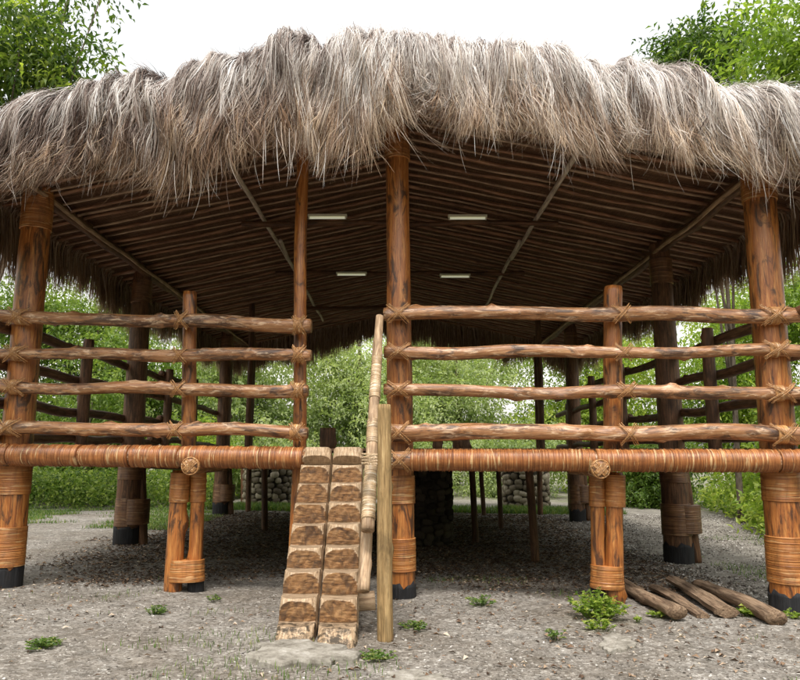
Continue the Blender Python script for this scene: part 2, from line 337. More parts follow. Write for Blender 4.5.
def leaf_quads(pos, dirs, nrm, ln, wd, rnd, fold=.25):
    """pointed leaves: base, left, tip, right (+mid rib) ; pos,dirs,nrm (n,3)"""
    n = len(pos); side = np.cross(dirs, nrm); side /= np.linalg.norm(side, axis=1)[:, None]+1e-9
    nn = np.cross(side, dirs)
    ln = ln[:, None]; wd = wd[:, None]
    b = pos; m = pos+dirs*ln*.45+nn*ln*.05; tip = pos+dirs*ln-nn*ln*.12
    l = m+side*wd*.5+nn*wd*fold; r = m-side*wd*.5+nn*wd*fold
    V = np.stack([b, l, tip, r, m], 1).reshape(-1, 3); k = np.arange(n)[:, None]*5
    Fc = np.concatenate([k+[[0, 4, 1]], k+[[1, 4, 2]], k+[[0, 3, 4]], k+[[3, 2, 4]]])
    return V, Fc, np.repeat(rnd[:, None], 5, 0)*np.ones((1, 3))
def rvec(n):
    v = RNG.normal(size=(n, 3)); return v/np.linalg.norm(v, axis=1)[:, None]
def litter(n, xr, yr, dens, name, label):
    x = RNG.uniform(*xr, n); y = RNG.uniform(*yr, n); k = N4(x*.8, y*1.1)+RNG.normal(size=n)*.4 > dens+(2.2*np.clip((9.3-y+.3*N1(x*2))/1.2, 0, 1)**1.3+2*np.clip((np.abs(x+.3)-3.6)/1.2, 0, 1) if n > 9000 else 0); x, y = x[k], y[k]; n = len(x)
    a = RNG.uniform(0, 6.28, n); d = np.stack([np.cos(a), np.sin(a), RNG.uniform(-.1, .25, n)], -1); d /= np.linalg.norm(d, axis=1)[:, None]
    nr = np.stack([RNG.normal(size=n)*.25, RNG.normal(size=n)*.25, np.ones(n)], -1); ln = RNG.uniform(.02, .075, n)
    V, Fc, C = leaf_quads(np.stack([x, y, ground_z(x, y)+RNG.uniform(.004, .015, n)], -1), d, nr, ln, ln*RNG.uniform(.3, .6, n), RNG.random(n)**(1.2 if n < 9000 else 3.), .3)  # the dense patch gets darker leaves, imitating shade under the floor
    mb = MB(); mb.add(V, Fc, vc=C); return tag(mb.build(name, M['litter'], smooth=False), label, 'leaf litter', kind='stuff')
tag(scatter_pebbles(42000, (3.6, 9), (8, 19), .009, .028, 'gravel'), 'coarse pale gravel on the path right of the hut', 'gravel')
litter(3400, (-6, 6), (4.6, 9), -.1, 'leaf_litter', 'scattered dry brown leaves and chips in front of the hut')
litter(64000, (-5.4, 4.9), (7.9, 18.8), -1.1, 'leaf_litter', 'thick leaf litter under the raised hut floor, darkened to imitate shade')  # real litter, massed and darkened to paint in the shade below the deck
# ================================================================== PAVILION
HUT = empty('thatched_pavilion', (0, 13, 0), 'large raised timber pavilion with shaggy thatched roof and lashed log railings', 'pavilion')
def sub(name, mb, mat, parent): return mb.build(name, mat, parent)
def ridged(x): return 5.63-.21*abs(x)
YB = 19.9
def lash_mesh(p, q, r, mat='lash', parent=None, name='lashing', **kw):
    mb = MB(); wrap(mb, p, q, r, **kw); return mb.build(name, M[mat], parent)
def lerp(a, b, t): return np.array(a)+(np.array(b)-np.array(a))*t
def ragged(mb, ztop):
    v = mb.v[-1]; k = v[:, 2] > v[:, 2].max()-.03
    a = np.arctan2(v[:, 1]-v[:, 1].mean(), v[:, 0]-v[:, 0].mean()); v[k, 2] += (.03*np.sin(a*5+v[0, 0]*9)+.02*np.sin(a*11+1)-.02)[k]
def big_post(x, y, ztop, r0, r1, mat, bands, foot=.2, lean=(0, 0)):
    z0 = float(gz(x, y))-.05
    p, q = np.array([x, y, z0]), np.array([x+lean[0], y+lean[1], ztop])
    o = log(p, q, r0, r1, .03, 0, 0, 22, M[mat], 'post', HUT)
    P = lambda z: lerp(p, q, (z-z0)/(ztop-z0)); R = lambda z: r0+(r1-r0)*(z-z0)/(ztop-z0)
    for a, b in bands: lash_mesh(P(a), P(b), R(a)+.012, mat='band' if mat == 'post' else 'bandshade', parent=o, r1=R(b)+.012, amp=.003, rough=.002)
    if foot:
        mb = MB(); tube(mb, line(P(z0), P(z0+foot+.05), .05), [R(z0)+.008]*len(line(P(z0), P(z0+foot+.05), .05)), 22, noise=.03); ragged(mb, foot+z0); mb.build('footing', M['tar'], o)
    return o
XL, XR = -4.44, 3.96
fb = [(.30, .66), (1.02, 1.36), (4.25, 4.62)]
big_post(XL, YF(XL), 4.75, .178, .165, 'post', [(.27, .70), (1.06, 1.40), (4.20, 4.66)], .24)
big_post(XR, YF(XR), 4.85, .185, .165, 'post', [(.22, .68), (1.03, 1.36), (4.28, 4.72)], .2, (.05, 0))
big_post(.02, YF(0), 5.55, .145, .135, 'post', [(.28, .62), (.98, 1.28), (4.92, 5.15)], .16, (-.06, 0))
# tall slender post left of the entrance
xg = at(303, 300, YF(-1))[0]
o = log((xg-.02, YF(xg), -.03), (xg-.04, YF(xg), 5.3), .078, .07, .06, 5, .035, 14, M['post'], 'post', HUT)
# side posts with their bands; inner companion leg
for (x, y, ztp, two) in ((-4.5, 11.9, 4.74, 1), (-4.45, 17.8, 4.74, 1), (4.05, 10.55, 4.78, 1), (4.25, 17.2, 4.74, 1)):
    o = big_post(x, y, ztp, .205 if y < 15 else .19, .15, 'shadepost', [(.35, .8), (1.1, 1.45), (4.1, 4.5)], .3)
    if two:
        dx = .27 if x > 0 else .26
        o2 = log((x+dx, y+.05, -.05), (x+dx-.12, y+.05, 1.5), .085, .075, .04, 1, .01, 14, M['shadepost'], 'stilt', HUT)
        lash_mesh((x+dx*.42, y, .38), (x+dx*.42, y, .78), .235, mat='bandshade', parent=o2, ell=.9)
# other interior stilts
for (u, v, r) in ((533, 561, .065), (474, 542, .06), (482.5, 515, .06), (500, 528, .055), (242, 503, .07), (263, 530, .07), (296, 560, .06)):
    g = gpt(u, v); log((g[0]+.03, g[1], -.1), (g[0]-.03, g[1], 1.46), r, r*.9, .06, 2, .02, 12, M['shadepost'], 'stilt', HUT)
# side and rear slender railing posts
for x, ysd in ((-4.5, (10.0, 13.6, 15.4)), (4.05, (9.1, 12.8, 14.8))):
    for y in ysd: log((x, y, 1.4), (x, y, 3.15), .085, .075, .06, 2, .02, 12, M['shadepost'], 'railing_post', HUT)
for (x, y, zt) in ((3.7, 18.9, 4.7), (4.6, 19.3, 2.9), (-4.0, 18.9, 4.7), (-4.75, 19.2, 2.8), (3.25, 16.2, 4.9), (-3.35, 15.6, 4.9)):
    log((x, y, 1.5 if abs(x) < 3.6 else -.05), (x, y, zt), .075, .065, .06, 1, .02, 12, M['shadepost'], 'railing_post', HUT)
# front railing: double legs under, post above
def xlash(center, rv, rp, parent, vert_r=.1, pale='lash', ext=1.0):
    """crossed rattan binding in front of a rail (radius rv) over an upright (half width rp)"""
    mb = MB(); cx_, cy_, cz_ = center
    for sgn in (-1, 1):
        for k in range(5):
            off = (k-2)*.008+random.uniform(-.003, .003); WX = random.uniform(.85, 1.12); n = 13; t = np.linspace(-1, 1, n)
            X = cx_+sgn*t*rp*.9*WX+off*.75; Z = cz_+t*(rv+.018)*ext-sgn*off*.75
            dz = np.abs(Z-cz_)
            front = np.sqrt(np.maximum(0, (rv+.008)**2-np.minimum(dz, rv)**2))
            pf = np.sqrt(np.maximum(0, (rp*1.05)**2-np.minimum(np.abs(X-cx_), rp*1.04)**2))
            Y = cy_-np.maximum(front, (pf-rv*1.0-rp+.012)) - .004 - (.004 if sgn > 0 else 0)
            Y = np.minimum(Y, cy_-front-.004)
            tube(mb, np.stack([X, Y, Z], -1), random.uniform(.0028, .0042), 6, caps=True)
    return mb.build('lashing', M[pale], parent)
def on(u, v, dy=0.):
    y = 7.8
    for _ in range(5): p = at(u, v, y+dy); y = YF(p[0])
    return at(u, v, y+dy)
# mid posts
mp = []
for (ua, ub, vt, legs, w) in ((190, 189, 292, ((181, 470, 173, 584, .098), (198.5, 470, 196, 582, .078)), .082), (613, 613, 287, ((597, 472, 599, 600, .078), (615, 472, 615.5, 603, .095)), .105)):
    a, b = on(ua, vt, 0), on(ub, 470, 0)
    o = log(b, a, w, w*.93, .06, 4, .012, 18, M['post'], 'railing_post', HUT); mp.append((a[0], o, w))
    lo = []
    for k, (u1, v1, u2, v2, r) in enumerate(legs):
        y0 = b[1]+.02+(.05 if k == (1 if ua < 400 else 0) else 0)
        p1, p2 = at(u1, v1, y0), at(u2, v2, y0); p2[2] = gz(p2[0], p2[1])-.04
        l = log(p2, lerp(p2, p1, 1.0), r, r*.95, .04, 2, .012, 18, M['post'], 'stilt', HUT); lo.append((p1, p2, r, l))
        lash_mesh(lerp(p1, p2, .02), lerp(p1, p2, .26), r+.010, mat='band', parent=l, amp=.003, rough=.002)
        if (k == 1) == (ua < 400): 
            mb = MB(); e = lerp(p2, p1, .16); tube(mb, line(p2, e, .04), r+.012, 18, noise=.03); ragged(mb, e[2]); mb.build('footing', M['tar'], l)
    (p1, p2, r, l), (q1, q2, r2, l2) = lo
    za, zb = .13, .36
    ca = lambda z: (lerp(p2, p1, (z-p2[2])/(p1[2]-p2[2]))+lerp(q2, q1, (z-q2[2])/(q1[2]-q2[2])))/2
    A_, B_ = ca(za+.0), ca(zb)
    wd = abs(p2[0]-q2[0])/2+(r+r2)/2+.012
    lash_mesh(A_, B_, wd, mat='band', parent=l, ell=(max(r, r2)+.045)/wd, amp=.003, rough=.003, r1=wd*.95, ns=28)
# floor beams (front), rattan bound
def beam_front(u0, v0, u1, v1, r, bounds, bare):
    p, q = on(u0, v0, -.25), on(u1, v1, -.25)
    o = log(p, q, r*.93, r*.93, .02, 0, .01, 18, M['rail'], 'floor_beam', HUT)
    for a, b in bounds:
        lash_mesh(on(a, np.interp(a, [u0, u1], [v0, v1]), -.25), on(b, np.interp(b, [u0, u1], [v0, v1]), -.25), r+.006, mat='rattan', parent=o, name='rattan_wrapping', pitch=.017, amp=.007, rough=.0065, ns=20)
    return o
bmL = beam_front(-60, 454, 306, 458, .108, [(-60, 10), (12, 81), (83, 131), (133, 180), (182, 304)], 0)
bmR = beam_front(389, 460, 862, 461, .104, [(411, 594), (596, 776), (778, 860)], 0)
xlash(on(399, 460, -.26), .1, .14, bmR)
# joist ends with crossed binding
for (u, v) in ((190, 466), (601, 469)):
    c0 = on(u, v, -.40); mb = MB(); tube(mb, line(c0, c0+[0, 1.2, 0], .1), .088, 20, noise=.03)
    o = mb.build('joist', M['rail'], HUT)
    mb = MB()
    for sg in (-1, 1):
        for k in range(6):
            off = (k-2.5)*.011; t = np.linspace(-1, 1, 9)*.09; X = c0[0]+t*.72+off*.7*sg*-1; Z = c0[2]+sg*t*.72+off*.7
            Y = np.full(9, c0[1]-.012-(.006 if sg > 0 else 0)); Y[[0, -1]] += .04
            tube(mb, np.stack([X, Y, Z], -1), .0062, 6)
    a = np.linspace(0, 2*PI, 25)
    for rr, dy in ((.090, .0), (.093, .012), (.092, .024), (.093, .036)):
        tube(mb, np.stack([c0[0]+rr*np.cos(a), np.full(25, c0[1]+dy), c0[2]+rr*np.sin(a)], -1)+RNG.normal(size=(25, 3))*.0005, .0065, 6, caps=False)
    mb.build('lashing', M['lash'], o)
# front rails
def rail(u0, v0, u1, v1, r0, r1, knots, posts, wob=.03, seed=None, dy=-.235):
    p, q = on(u0, v0, dy), on(u1, v1, dy)
    mb = MB(); P = line(p, q, .045, wob, seed)
    rad = np.interp(np.linspace(0, 1, len(P)), [0, .5, 1], [r0, (r0+r1)/2, r1])*(1+.05*N2(np.linspace(0, 9, len(P))+r0*99)); rad[0] *= .9; rad[-1] *= .9
    rad = rad*.97; tube(mb, P, rad, 20, noise=.12, knots=knots+5); o = mb.build('rail', M['rail'], HUT)
    for (x, w, kind) in posts:
        i = int(np.argmin(np.abs(P[:, 0]-x))); c = P[i]
        if kind == 'x': xlash((x, c[1], c[2]), rad[i]*1.08, w, o)
        else:
            d = (P[-1]-P[0]); d /= np.linalg.norm(d); lash_mesh(c-d*.05, c+d*.05, rad[i]*1.12+.006, parent=o, mat='lash', amp=.003)
            xlash((x, c[1]-.004, c[2]), rad[i]*1.14, w, o)
    return o
xm1, xm2 = mp[0][0], mp[1][0]
Lr = ((316, 325.5, .078, .078), (353, 356, .068, .068), (387, 391.5, .072, .07), (428, 431, .074, .07))
for i, (a, b, r0, r1) in enumerate(Lr):
    rail(-70, a-1, 311 if i in (0, 1) else 308, b, r0, r1, 9, [(xm1, .085, 'x'), (xg+.0, .08, 'b'), (XL+.05, .15, 'x' if i == 9 else 'b')], .022, 3.3+i*7)
Rr = ((314, 314, .080, .076), (352, 352.5, .068, .066), (390, 393, .066, .068), (431, 435, .092, .078))
for i, (a, b, r0, r1) in enumerate(Rr):
    rail(384, a, 870, b, r0, r1, 11, [(-.02, .135, 'x'), (xm2, .1, 'x'), (XR-.05, .15, 'b')], .022, 13.1+i*5)
# side rails
for x, y0, y1 in ((-4.66, 7.9, 19.2), (4.2, 7.0, 18.9)):
    for k, z in enumerate((1.72, 2.1, 2.56, 2.98)):
        ym = (y0+y1)/2+.4*((k % 2)-.5)
        log((x, y0-.15*k % .3, z), (x, ym+.25, z+.02), .07, .06, .07, 5, .025, 12, M['shadepost'], 'rail', HUT)
        log((x+.03, ym-.25, z+.07), (x+.02, y1, z-.02), .065, .06, .07, 5, .025, 12, M['shadepost'], 'rail', HUT)
# floor
mb = MB(); nb = 34
for k in range(nb):
    y0 = 8.0+k*(11.4/nb); box(mb, (-4.55, y0, 1.545+.006*random.random()), (4.15, y0+11.4/nb-.012, 1.575))
mb.build('deck', M['shadepost'], HUT, smooth=False)
for x in (-4.4, -2.2, 0.25, 2.2, 4.0):
    log((x, 7.9, 1.46), (x, 19.3, 1.46), .075, .07, .05, 1, .02, 12, M['shadepost'], 'floor_beam', HUT)
for y in (11.9, 15.2, 18.9): log((-4.7, y, 1.34), (4.3, y, 1.34), .07, .07, .05, 1, .02, 12, M['shadepost'], 'floor_beam', HUT)
mb = MB(); a, b = on(626, 453.5, -.22), on(870, 456, -.22)
P = line(a, b, .1, .004); tube(mb, P, .022, 8, ell=.9, noise=.05); tag(mb.build('bamboo_strip', M['greypole'], HUT), 'pale thin bamboo strip along the floor beam')
# ---- roof frame
yr = np.arange(7.0, YB, .46)
for i, y in enumerate(yr):
    for sg in (-1, 1):
        w = random.uniform(-.02, .02)
        mb = MB(); P = line((0, y+w, 5.60), (sg*4.93, y+w+random.uniform(-.09, .09), 5.60-.21*4.93), .25, .022)
        tube(mb, P, random.uniform(.022, .031), 8, noise=.08); mb.build('rafter', M['rafter'], HUT)
        mb = MB(); P = line((0, y+.23+w, 5.60), (sg*4.93, y+.23-w+random.uniform(-.04, .04), 5.60-.21*4.93), .3, .01); tube(mb, P, random.uniform(.013, .020), 6, noise=.1); mb.build('batten', M['batten'], HUT)
for sg, xx in ((-1, -4.42), (1, 4.05)):
    log((xx, 6.95, 4.66), (xx-.02*sg, YB, 4.60), .085, .08, .06, 4, .03, 12, M['shadepost'], 'plate_beam', HUT)
    log((xx-.11*sg, 7.0, 4.60), (xx-.1*sg, YB, 4.58), .028, .024, .1, 8, .015, 10, M['palepole'], 'purlin', HUT)
for sg in (-1, 1):
    log((sg*2.15, 7.3, 5.11), (sg*2.08, 12.6, 5.09), .036, .03, .06, 3, .012, 10, M['bleached'], 'purlin', HUT)
    log((sg*2.02, 11.4, 5.07), (sg*2.1, 18.6 if sg < 0 else 17.6, 5.08), .032, .028, .06, 3, .02, 10, M['bleached'], 'purlin', HUT)
log((0, 7.0, 5.52), (0, YB, 5.52), .055, .05, .05, 2, .02, 12, M['shadepost'], 'ridge_pole', HUT)
for y, z in ((10.4, 5.04), (13.4, 5.04), (16.6, 5.02)):
    log((-2.45, y, z), (2.45, y, z), .045, .04, .05, 2, .02, 10, M['shadepost'], 'tie_beam', HUT)
# lining
mb = MB()
for sg in (-1, 1):
    xs_ = np.linspace(0, 4.95, 12)*sg; ysn = np.linspace(6.98, YB+.05, 30)
    X, Y = np.meshgrid(xs_, ysn); 
    for dz in (.045, .075):
        Z = 5.63-.21*np.abs(X)+dz; a = (np.arange(29)[:, None]*12+np.arange(11)[None]).ravel(); mb.add(np.stack([X, Y, Z], -1).reshape(-1, 3), np.stack([a, a+1, a+13, a+12], -1))
mb.build('roof_lining', M['reed'], HUT)
# ---- thatch
top_px = np.array([(-90, 140), (-40, 127), (0, 113), (20, 102), (38, 93), (60, 89), (90, 80), (120, 70), (150, 67), (175, 71), (190, 60), (215, 50), (245, 47), (258, 42), (275, 33), (295, 30), (315, 37), (326, 48), (333, 37), (350, 30), (400, 27), (425, 32), (470, 37), (530, 39), (565, 43), (585, 52), (605, 62), (625, 58), (660, 59), (690, 71), (705, 80), (725, 84), (760, 84), (800, 92), (850, 104), (910, 120)], float)
bot_px = np.array([(-90, 205), (0, 192), (40, 190), (75, 182), (110, 170), (140, 182), (165, 196), (190, 204), (215, 186), (240, 178), (270, 158), (300, 165), (335, 185), (355, 180), (372, 148), (388, 158), (400, 128), (412, 108), (430, 108), (445, 140), (470, 162), (500, 150), (530, 152), (548, 178), (570, 182), (600, 160), (640, 172), (665, 178), (700, 168), (730, 178), (760, 195), (800, 188), (910, 205)], float)
YC, YFR = 7.25, 6.62
bot_px[1:-1, 1] -= np.interp(bot_px[1:-1, 0], [0, 60, 300, 340, 372, 385, 435, 450, 480, 800], [8, 16, 18, 24, 24, 30, 22, 26, 26, 20])
TP = np.array([at(u, v+11, 7.0) for u, v in top_px]); BP = np.array([at(u, v, YFR) for u, v in bot_px])
zt_ = lambda x: np.interp(x, TP[:, 0], TP[:, 2])-.03; zb_ = lambda x: np.interp(x, BP[:, 0], BP[:, 2])
RA = .45
def fsurf(x, s):
    """front thatch profile; s = metres of path; 0 = on the roof 1.2 m behind the shoulder"""
    zt = zt_(x); s = np.asarray(s)
    yflat = YFR+RA+1.2-s
    th = np.clip((s-1.2)/RA, 0, PI/2); down = np.maximum(0, s-1.2-RA*PI/2)
    lump = .09*N1(x*1.7, s*.9)+.20*(.55-np.abs(N2(x*2.1+.5, s*.9)))+.09*(.5-np.abs(N3(x*6., s*1.8)))+.03*N4(x*17, s*3)-.06
    Y = np.where(s < 1.2, yflat, YFR+RA-RA*np.sin(th)); Z = np.where(s < 1.2, zt+0*s, zt-RA+RA*np.cos(th)-down)
    ny = -np.sin(th); nz = np.cos(th)
    return Y+ny*lump, Z+nz*lump*.25, ny, nz
def ribbons(mb, P, W, wvec, rnd, al, mi=0):
    n, K, _ = P.shape
    tp = np.interp(np.linspace(0, 1, K), [0, .15, .6, 1], [.6, 1, .85, .12])
    off = wvec[:, None]*(W[:, None]*tp[None])[..., None]*.5
    V = np.stack([P-off, P+off], 2).reshape(-1, 3)
    b = (np.arange(n)[:, None]*K+np.arange(K-1)[None])*2; b = b.ravel()
    Fq = np.stack([b, b+1, b+3, b+2], -1)
    c = np.zeros((n, K, 2, 3)); c[..., 0] = rnd[:, None, None]; c[..., 1] = al[..., None]; mb.add(V, Fq, vc=c.reshape(-1, 3), mi=mi)
mb = MB()
# core
xc = np.linspace(-4.95, 4.95, 160)
prof = []
for x in xc:
    edge = min(1, (4.98-abs(x))/.5+.25); zu = 5.63-.21*abs(x)+.09; zt = zt_(x)
    ztc = zu+(zt-zu-.06)*edge
    ss = np.array([.0, .6, 1.2, 1.4, 1.6, 1.8, 1.95])
    Y, Z, ny, nz = fsurf(x, ss); Y = Y+.05; Z = zu+(Z-zu-.05)*edge
    row = [(YB+.1, zu), (14, zu), (7.05, zu), (6.92, zu-.12)]+[(a, max(b, zu-.18)) for a, b in zip(Y[::-1], Z[::-1])]+[(10, ztc), (YB+.1, ztc-.1)]
    prof.append([(x, a, b) for a, b in row])
V = np.array(prof); m_ = V.shape[1]; a = (np.arange(159)[:, None]*m_+np.arange(m_-1)[None]).ravel()
mb.add(V.reshape(-1, 3), [np.stack([a, a+m_, a+m_+1, a+1], -1), np.arange(m_)[None], (159*m_+np.arange(m_))[None, ::-1]], mi=1)
def front_layer(n, s0, s1, l0, l1, w0, w1, prot0, seed):
    r = np.random.default_rng(seed); x = r.uniform(-5.0, 5.0, n); s = r.uniform(s0, s1, n); L = r.uniform(l0, l1, n)
    K = 7; t = np.linspace(0, 1, K)
    # tufts pull strands together towards their tips
    tw = .13; tuft = (np.floor(x/tw+N2(s*2, x*.5)*.7)+.5)*tw; pull = r.uniform(.3, 1.0, n); wild = (r.random(n) < .22)*r.normal(size=n)*.45*L; crv = r.normal(size=(n, 1))*.07*L[:, None]
    lat = .05*x*L+.16*L*N1(x*2.1, s*1.7+seed)+r.normal(size=n)*.12*L+wild
    X = x[:, None]+t**1.3*(lat[:, None]+(pull*(tuft-x))[:, None]*.8)+crv*np.sin(t*r.uniform(2, 6, (n, 1))+r.uniform(0, 6, (n, 1)))
    smax = (zt_(x)-RA)-(zb_(x)+.17*N3(tuft*9)+.05*N2(x*30)+r.exponential(.13, n)-.08)+1.2+RA*PI/2
    send = np.minimum(s+L, np.maximum(smax, s+.12)); SS = s[:, None]+(send-s)[:, None]*t
    Y, Z, ny, nz = fsurf(X, SS)
    lift = r.uniform(-.03, .05, n)[:, None]+(r.normal(size=n)*.07+.03)[:, None]*t**2+ .012*np.sin(t*9+r.uniform(0, 6, (n, 1)))
    Y = Y+ny*lift; Z = Z+nz*lift
    hang = np.maximum(0, SS-1.9)
    Y = Y+hang*.05+ .02*np.sin(hang*5+x[:, None]*3)
    P = np.stack([X, Y, Z], -1)
    ph = r.uniform(-.8, .8, n); wv = np.stack([np.cos(ph), np.sin(ph), r.normal(size=n)*.1], -1)
    prot = np.clip(prot0+(SS-1.75)*.5+r.normal(size=(n, 1))*.22, 0, 1)
    rnd = np.clip(r.beta(1.5, 1.5, n)+.12*N1(x*4, s*3)+.20*N2(tuft*9, s)+.19*np.tanh((x+1.0)*1.3)+.03, 0, 1)
    ribbons(mb, P, r.uniform(w0, w1, n), wv, rnd, prot)
def bundles(nb, per, s0, s1, l0, l1, w0, w1, prot0, seed, br=0.):
    r = np.random.default_rng(seed); K = 7; t = np.linspace(0, 1, K); n = nb*per; q = np.repeat(np.arange(nb), per)
    bx = r.uniform(-5.05, 5.05, nb); bs = r.uniform(s0, s1, nb); bL = r.uniform(l0, l1, nb); bl = bx*.06+.22*N1(bx*2.1, bs*1.7+seed)+r.normal(size=nb)*.15
    bc = np.clip(r.beta(1.2, 1.2, nb)*.8+.1+.16*np.tanh((bx+1.0)*1.3)+br, 0, 1); blift = r.uniform(.0, .09, nb); bw = r.uniform(.03, .085, nb); tipf = r.uniform(.25, 1.3, nb)
    off = r.normal(size=n)*bw[q]; x = bx[q]+off; s = bs[q]+r.normal(size=n)*.05; L = bL[q]*r.uniform(.6, 1.12, n)
    stray_ = (r.random(n) < .10)*r.normal(size=n)*.3
    X = x[:, None]+t**1.25*((bl[q]+stray_+r.normal(size=n)*.05)*L+off*(tipf[q]-1))[:, None]+r.normal(size=(n, 1))*.016*L[:, None]*np.sin(t*r.uniform(2, 6, (n, 1))+r.uniform(0, 6, (n, 1)))
    smax = (zt_(x)-RA)-(zb_(x)+.13*N3(bx[q]*9)+r.exponential(.10, n)-.05)+1.2+RA*PI/2
    send = np.minimum(s+L, np.maximum(smax, s+.12)); SS = s[:, None]+(send-s)[:, None]*t
    Y, Z, ny, nz = fsurf(X, SS)
    crown = blift[q]*np.exp(-(off/bw[q])**2*.6)
    lift = (crown+r.uniform(-.02, .025, n))[:, None]*(.35+.9*np.sin(np.clip(t*2.2, 0, PI*.62)))+(r.normal(size=n)*.035)[:, None]*t**2
    Y = Y+ny*lift; Z = Z+nz*lift; hang = np.maximum(0, SS-1.9); Y = Y+hang*.05
    ph = r.uniform(-.8, .8, n); wv = np.stack([np.cos(ph), np.sin(ph), r.normal(size=n)*.1], -1)
    prot = np.clip(prot0+(SS-1.8)*.5+.5*(t[None]-.6)*(bs[q] > 1.3)[:, None]+r.normal(size=nb)[q][:, None]*.2+r.normal(size=(n, 1))*.1, 0, 1)
    ribbons(mb, np.stack([X, Y, Z], -1), r.uniform(w0, w1, n), wv, np.clip(bc[q]+r.normal(size=n)*.20, 0, 1), prot)
front_layer(9000, 1.75, 2.35, .5, 1.25, .005, .010, .45, 21)
front_layer(5000, 1.0, 2.0, .4, .8, .005, .010, .15, 22)
front_layer(5000, 0, 1.4, .4, .8, .005, .010, -.3, 24)
bundles(440, 46, 1.7, 2.3, .5, 1.2, .004, .009, .40, 61, -.05)
bundles(500, 46, 1.25, 1.9, .4, .95, .004, .009, .10, 62)
bundles(440, 42, .5, 1.45, .4, .85, .004, .009, -.15, 63, .05)
# hanging odd long straws
def stray(n, seed):
    r = np.random.default_rng(seed); x = r.uniform(-4.9, 4.9, n); K = 7; t = np.linspace(0, 1, K)
    z0 = zb_(x)+r.uniform(.1, .5, n); L = r.uniform(.2, .55, n); X = x[:, None]+(r.normal(size=n)*.08)[:, None]*t**2; Y = YFR+.0+r.uniform(-.05, .3, n)[:, None]+0*t+.02*t
    Z = z0[:, None]-L[:, None]*t; ph = r.uniform(-.8, .8, n); ribbons(mb, np.stack([X, Y, Z], -1), r.uniform(.005, .009, n), np.stack([np.cos(ph), np.sin(ph), 0*ph], -1), r.beta(2, 2, n), np.clip(.3+r.normal(size=(n, 1))*.25+0*t, 0, 1))
stray(500, 31)
# side and back fringes: strands lie on the roof edge then hang
def edge_layer(a, b, out, n, inw, drop, w, seed, zf):
    r = np.random.default_rng(seed); a = np.array(a, float); b = np.array(b, float); f = r.random(n); base = a+(b-a)*f[:, None]
    dirv = (b-a)/np.linalg.norm(b-a); out = np.array(out, float); K = 7; t = np.linspace(0, 1, K)
    L = np.linalg.norm(b-a)*f; start = r.uniform(0, inw, n); D = drop*r.uniform(.55, 1.15, n)*(1+.3*N1(L*1.9)+.12*N2(L*7))
    tot = start+D; d = tot[:, None]*t
    outd = np.minimum(d, start[:, None])-start[:, None]+.12*np.clip((d-start[:, None])/.15, 0, 1)+(r.normal(size=n)*.05)[:, None]*t
    dn = np.maximum(0, d-start[:, None])
    lat = (r.normal(size=n)*.09+.1*N3(L*3))[:, None]*dn
    P = base[:, None]+out[None, None]*outd[..., None]+dirv[None, None]*lat[..., None]
    z0 = zf(base[:, 0])[:, None]+.21*0
    P[..., 2] = z0+.09+np.where(d < start[:, None], .02, 0)-dn+r.uniform(0, .12, n)[:, None]
    ph = r.uniform(-.7, .7, n); wv = dirv[None]*np.cos(ph)[:, None]+out[None]*np.sin(ph)[:, None]
    ribbons(mb, P, r.uniform(*w, n), wv, r.beta(2, 1.8, n), np.clip(.85+.2*t[None]+r.normal(size=(n, 1))*.15, 0, 1))
zr = lambda x: 5.63-.21*np.abs(x)
for sg in (-1, 1):
    edge_layer((sg*4.93, 6.7, 0), (sg*4.93, YB+.1, 0), (sg, 0, 0), 15000, .35, .85, (.008, .02), 41+sg, zr)
edge_layer((-4.95, YB+.05, 0), (4.95, YB+.05, 0), (0, 1, 0), 13000, .3, .95, (.012, .026), 51, zr)
mb.build('thatch', [M['thatch'], M['core']], HUT)
# ================================================================== LAMPS
LAMPS = [(309, 346, 217, 10.3, 'front fluorescent batten hanging left of the centre post'), (448, 487, 217.5, 10.3, 'front fluorescent batten hanging right of the centre post'),
         (336, 367, 274, 13.3, 'rear fluorescent batten left of the centre post, further back'), (440, 470, 276, 13.3, 'rear fluorescent batten right of the centre post, further back')]
lamp0 = None
for u0, u1, v, y, lb in LAMPS:
    a, b = at(u0, v, y), at(u1, v, y); c = (a+b)/2
    if lamp0 is None:
        Ln = .6; lamp0 = empty('ceiling_light', (c[0], y, c[2]), lb, 'ceiling light', 'fluorescent battens under the thatched roof')
        mb = MB(); box(mb, (c[0]-Ln/2, y-.04, c[2]), (c[0]+Ln/2, y+.04, c[2]+.035)); mb.build('housing', M['lampbox'], lamp0, smooth=False)
        mb = MB(); tube(mb, line((c[0]-Ln/2+.03, y-.012, c[2]-.02), (c[0]+Ln/2-.03, y-.012, c[2]-.02), .1), .017, 12); mb.build('tube', M['lamptube'], lamp0)
        for sg in (-1, 1):
            mb = MB(); box(mb, (c[0]+sg*(Ln/2-.02)-.01, y-.028, c[2]-.04), (c[0]+sg*(Ln/2-.02)+.01, y+.004, c[2])); mb.build('tube_holder', M['lampbox'], lamp0, smooth=False)
    else:
        o = lamp0.copy(); COL.objects.link(o); o.location = (c[0], y, c[2]); o['label'] = lb
        for ch in list(lamp0.children):
            k = ch.copy(); COL.objects.link(k); k.parent = o
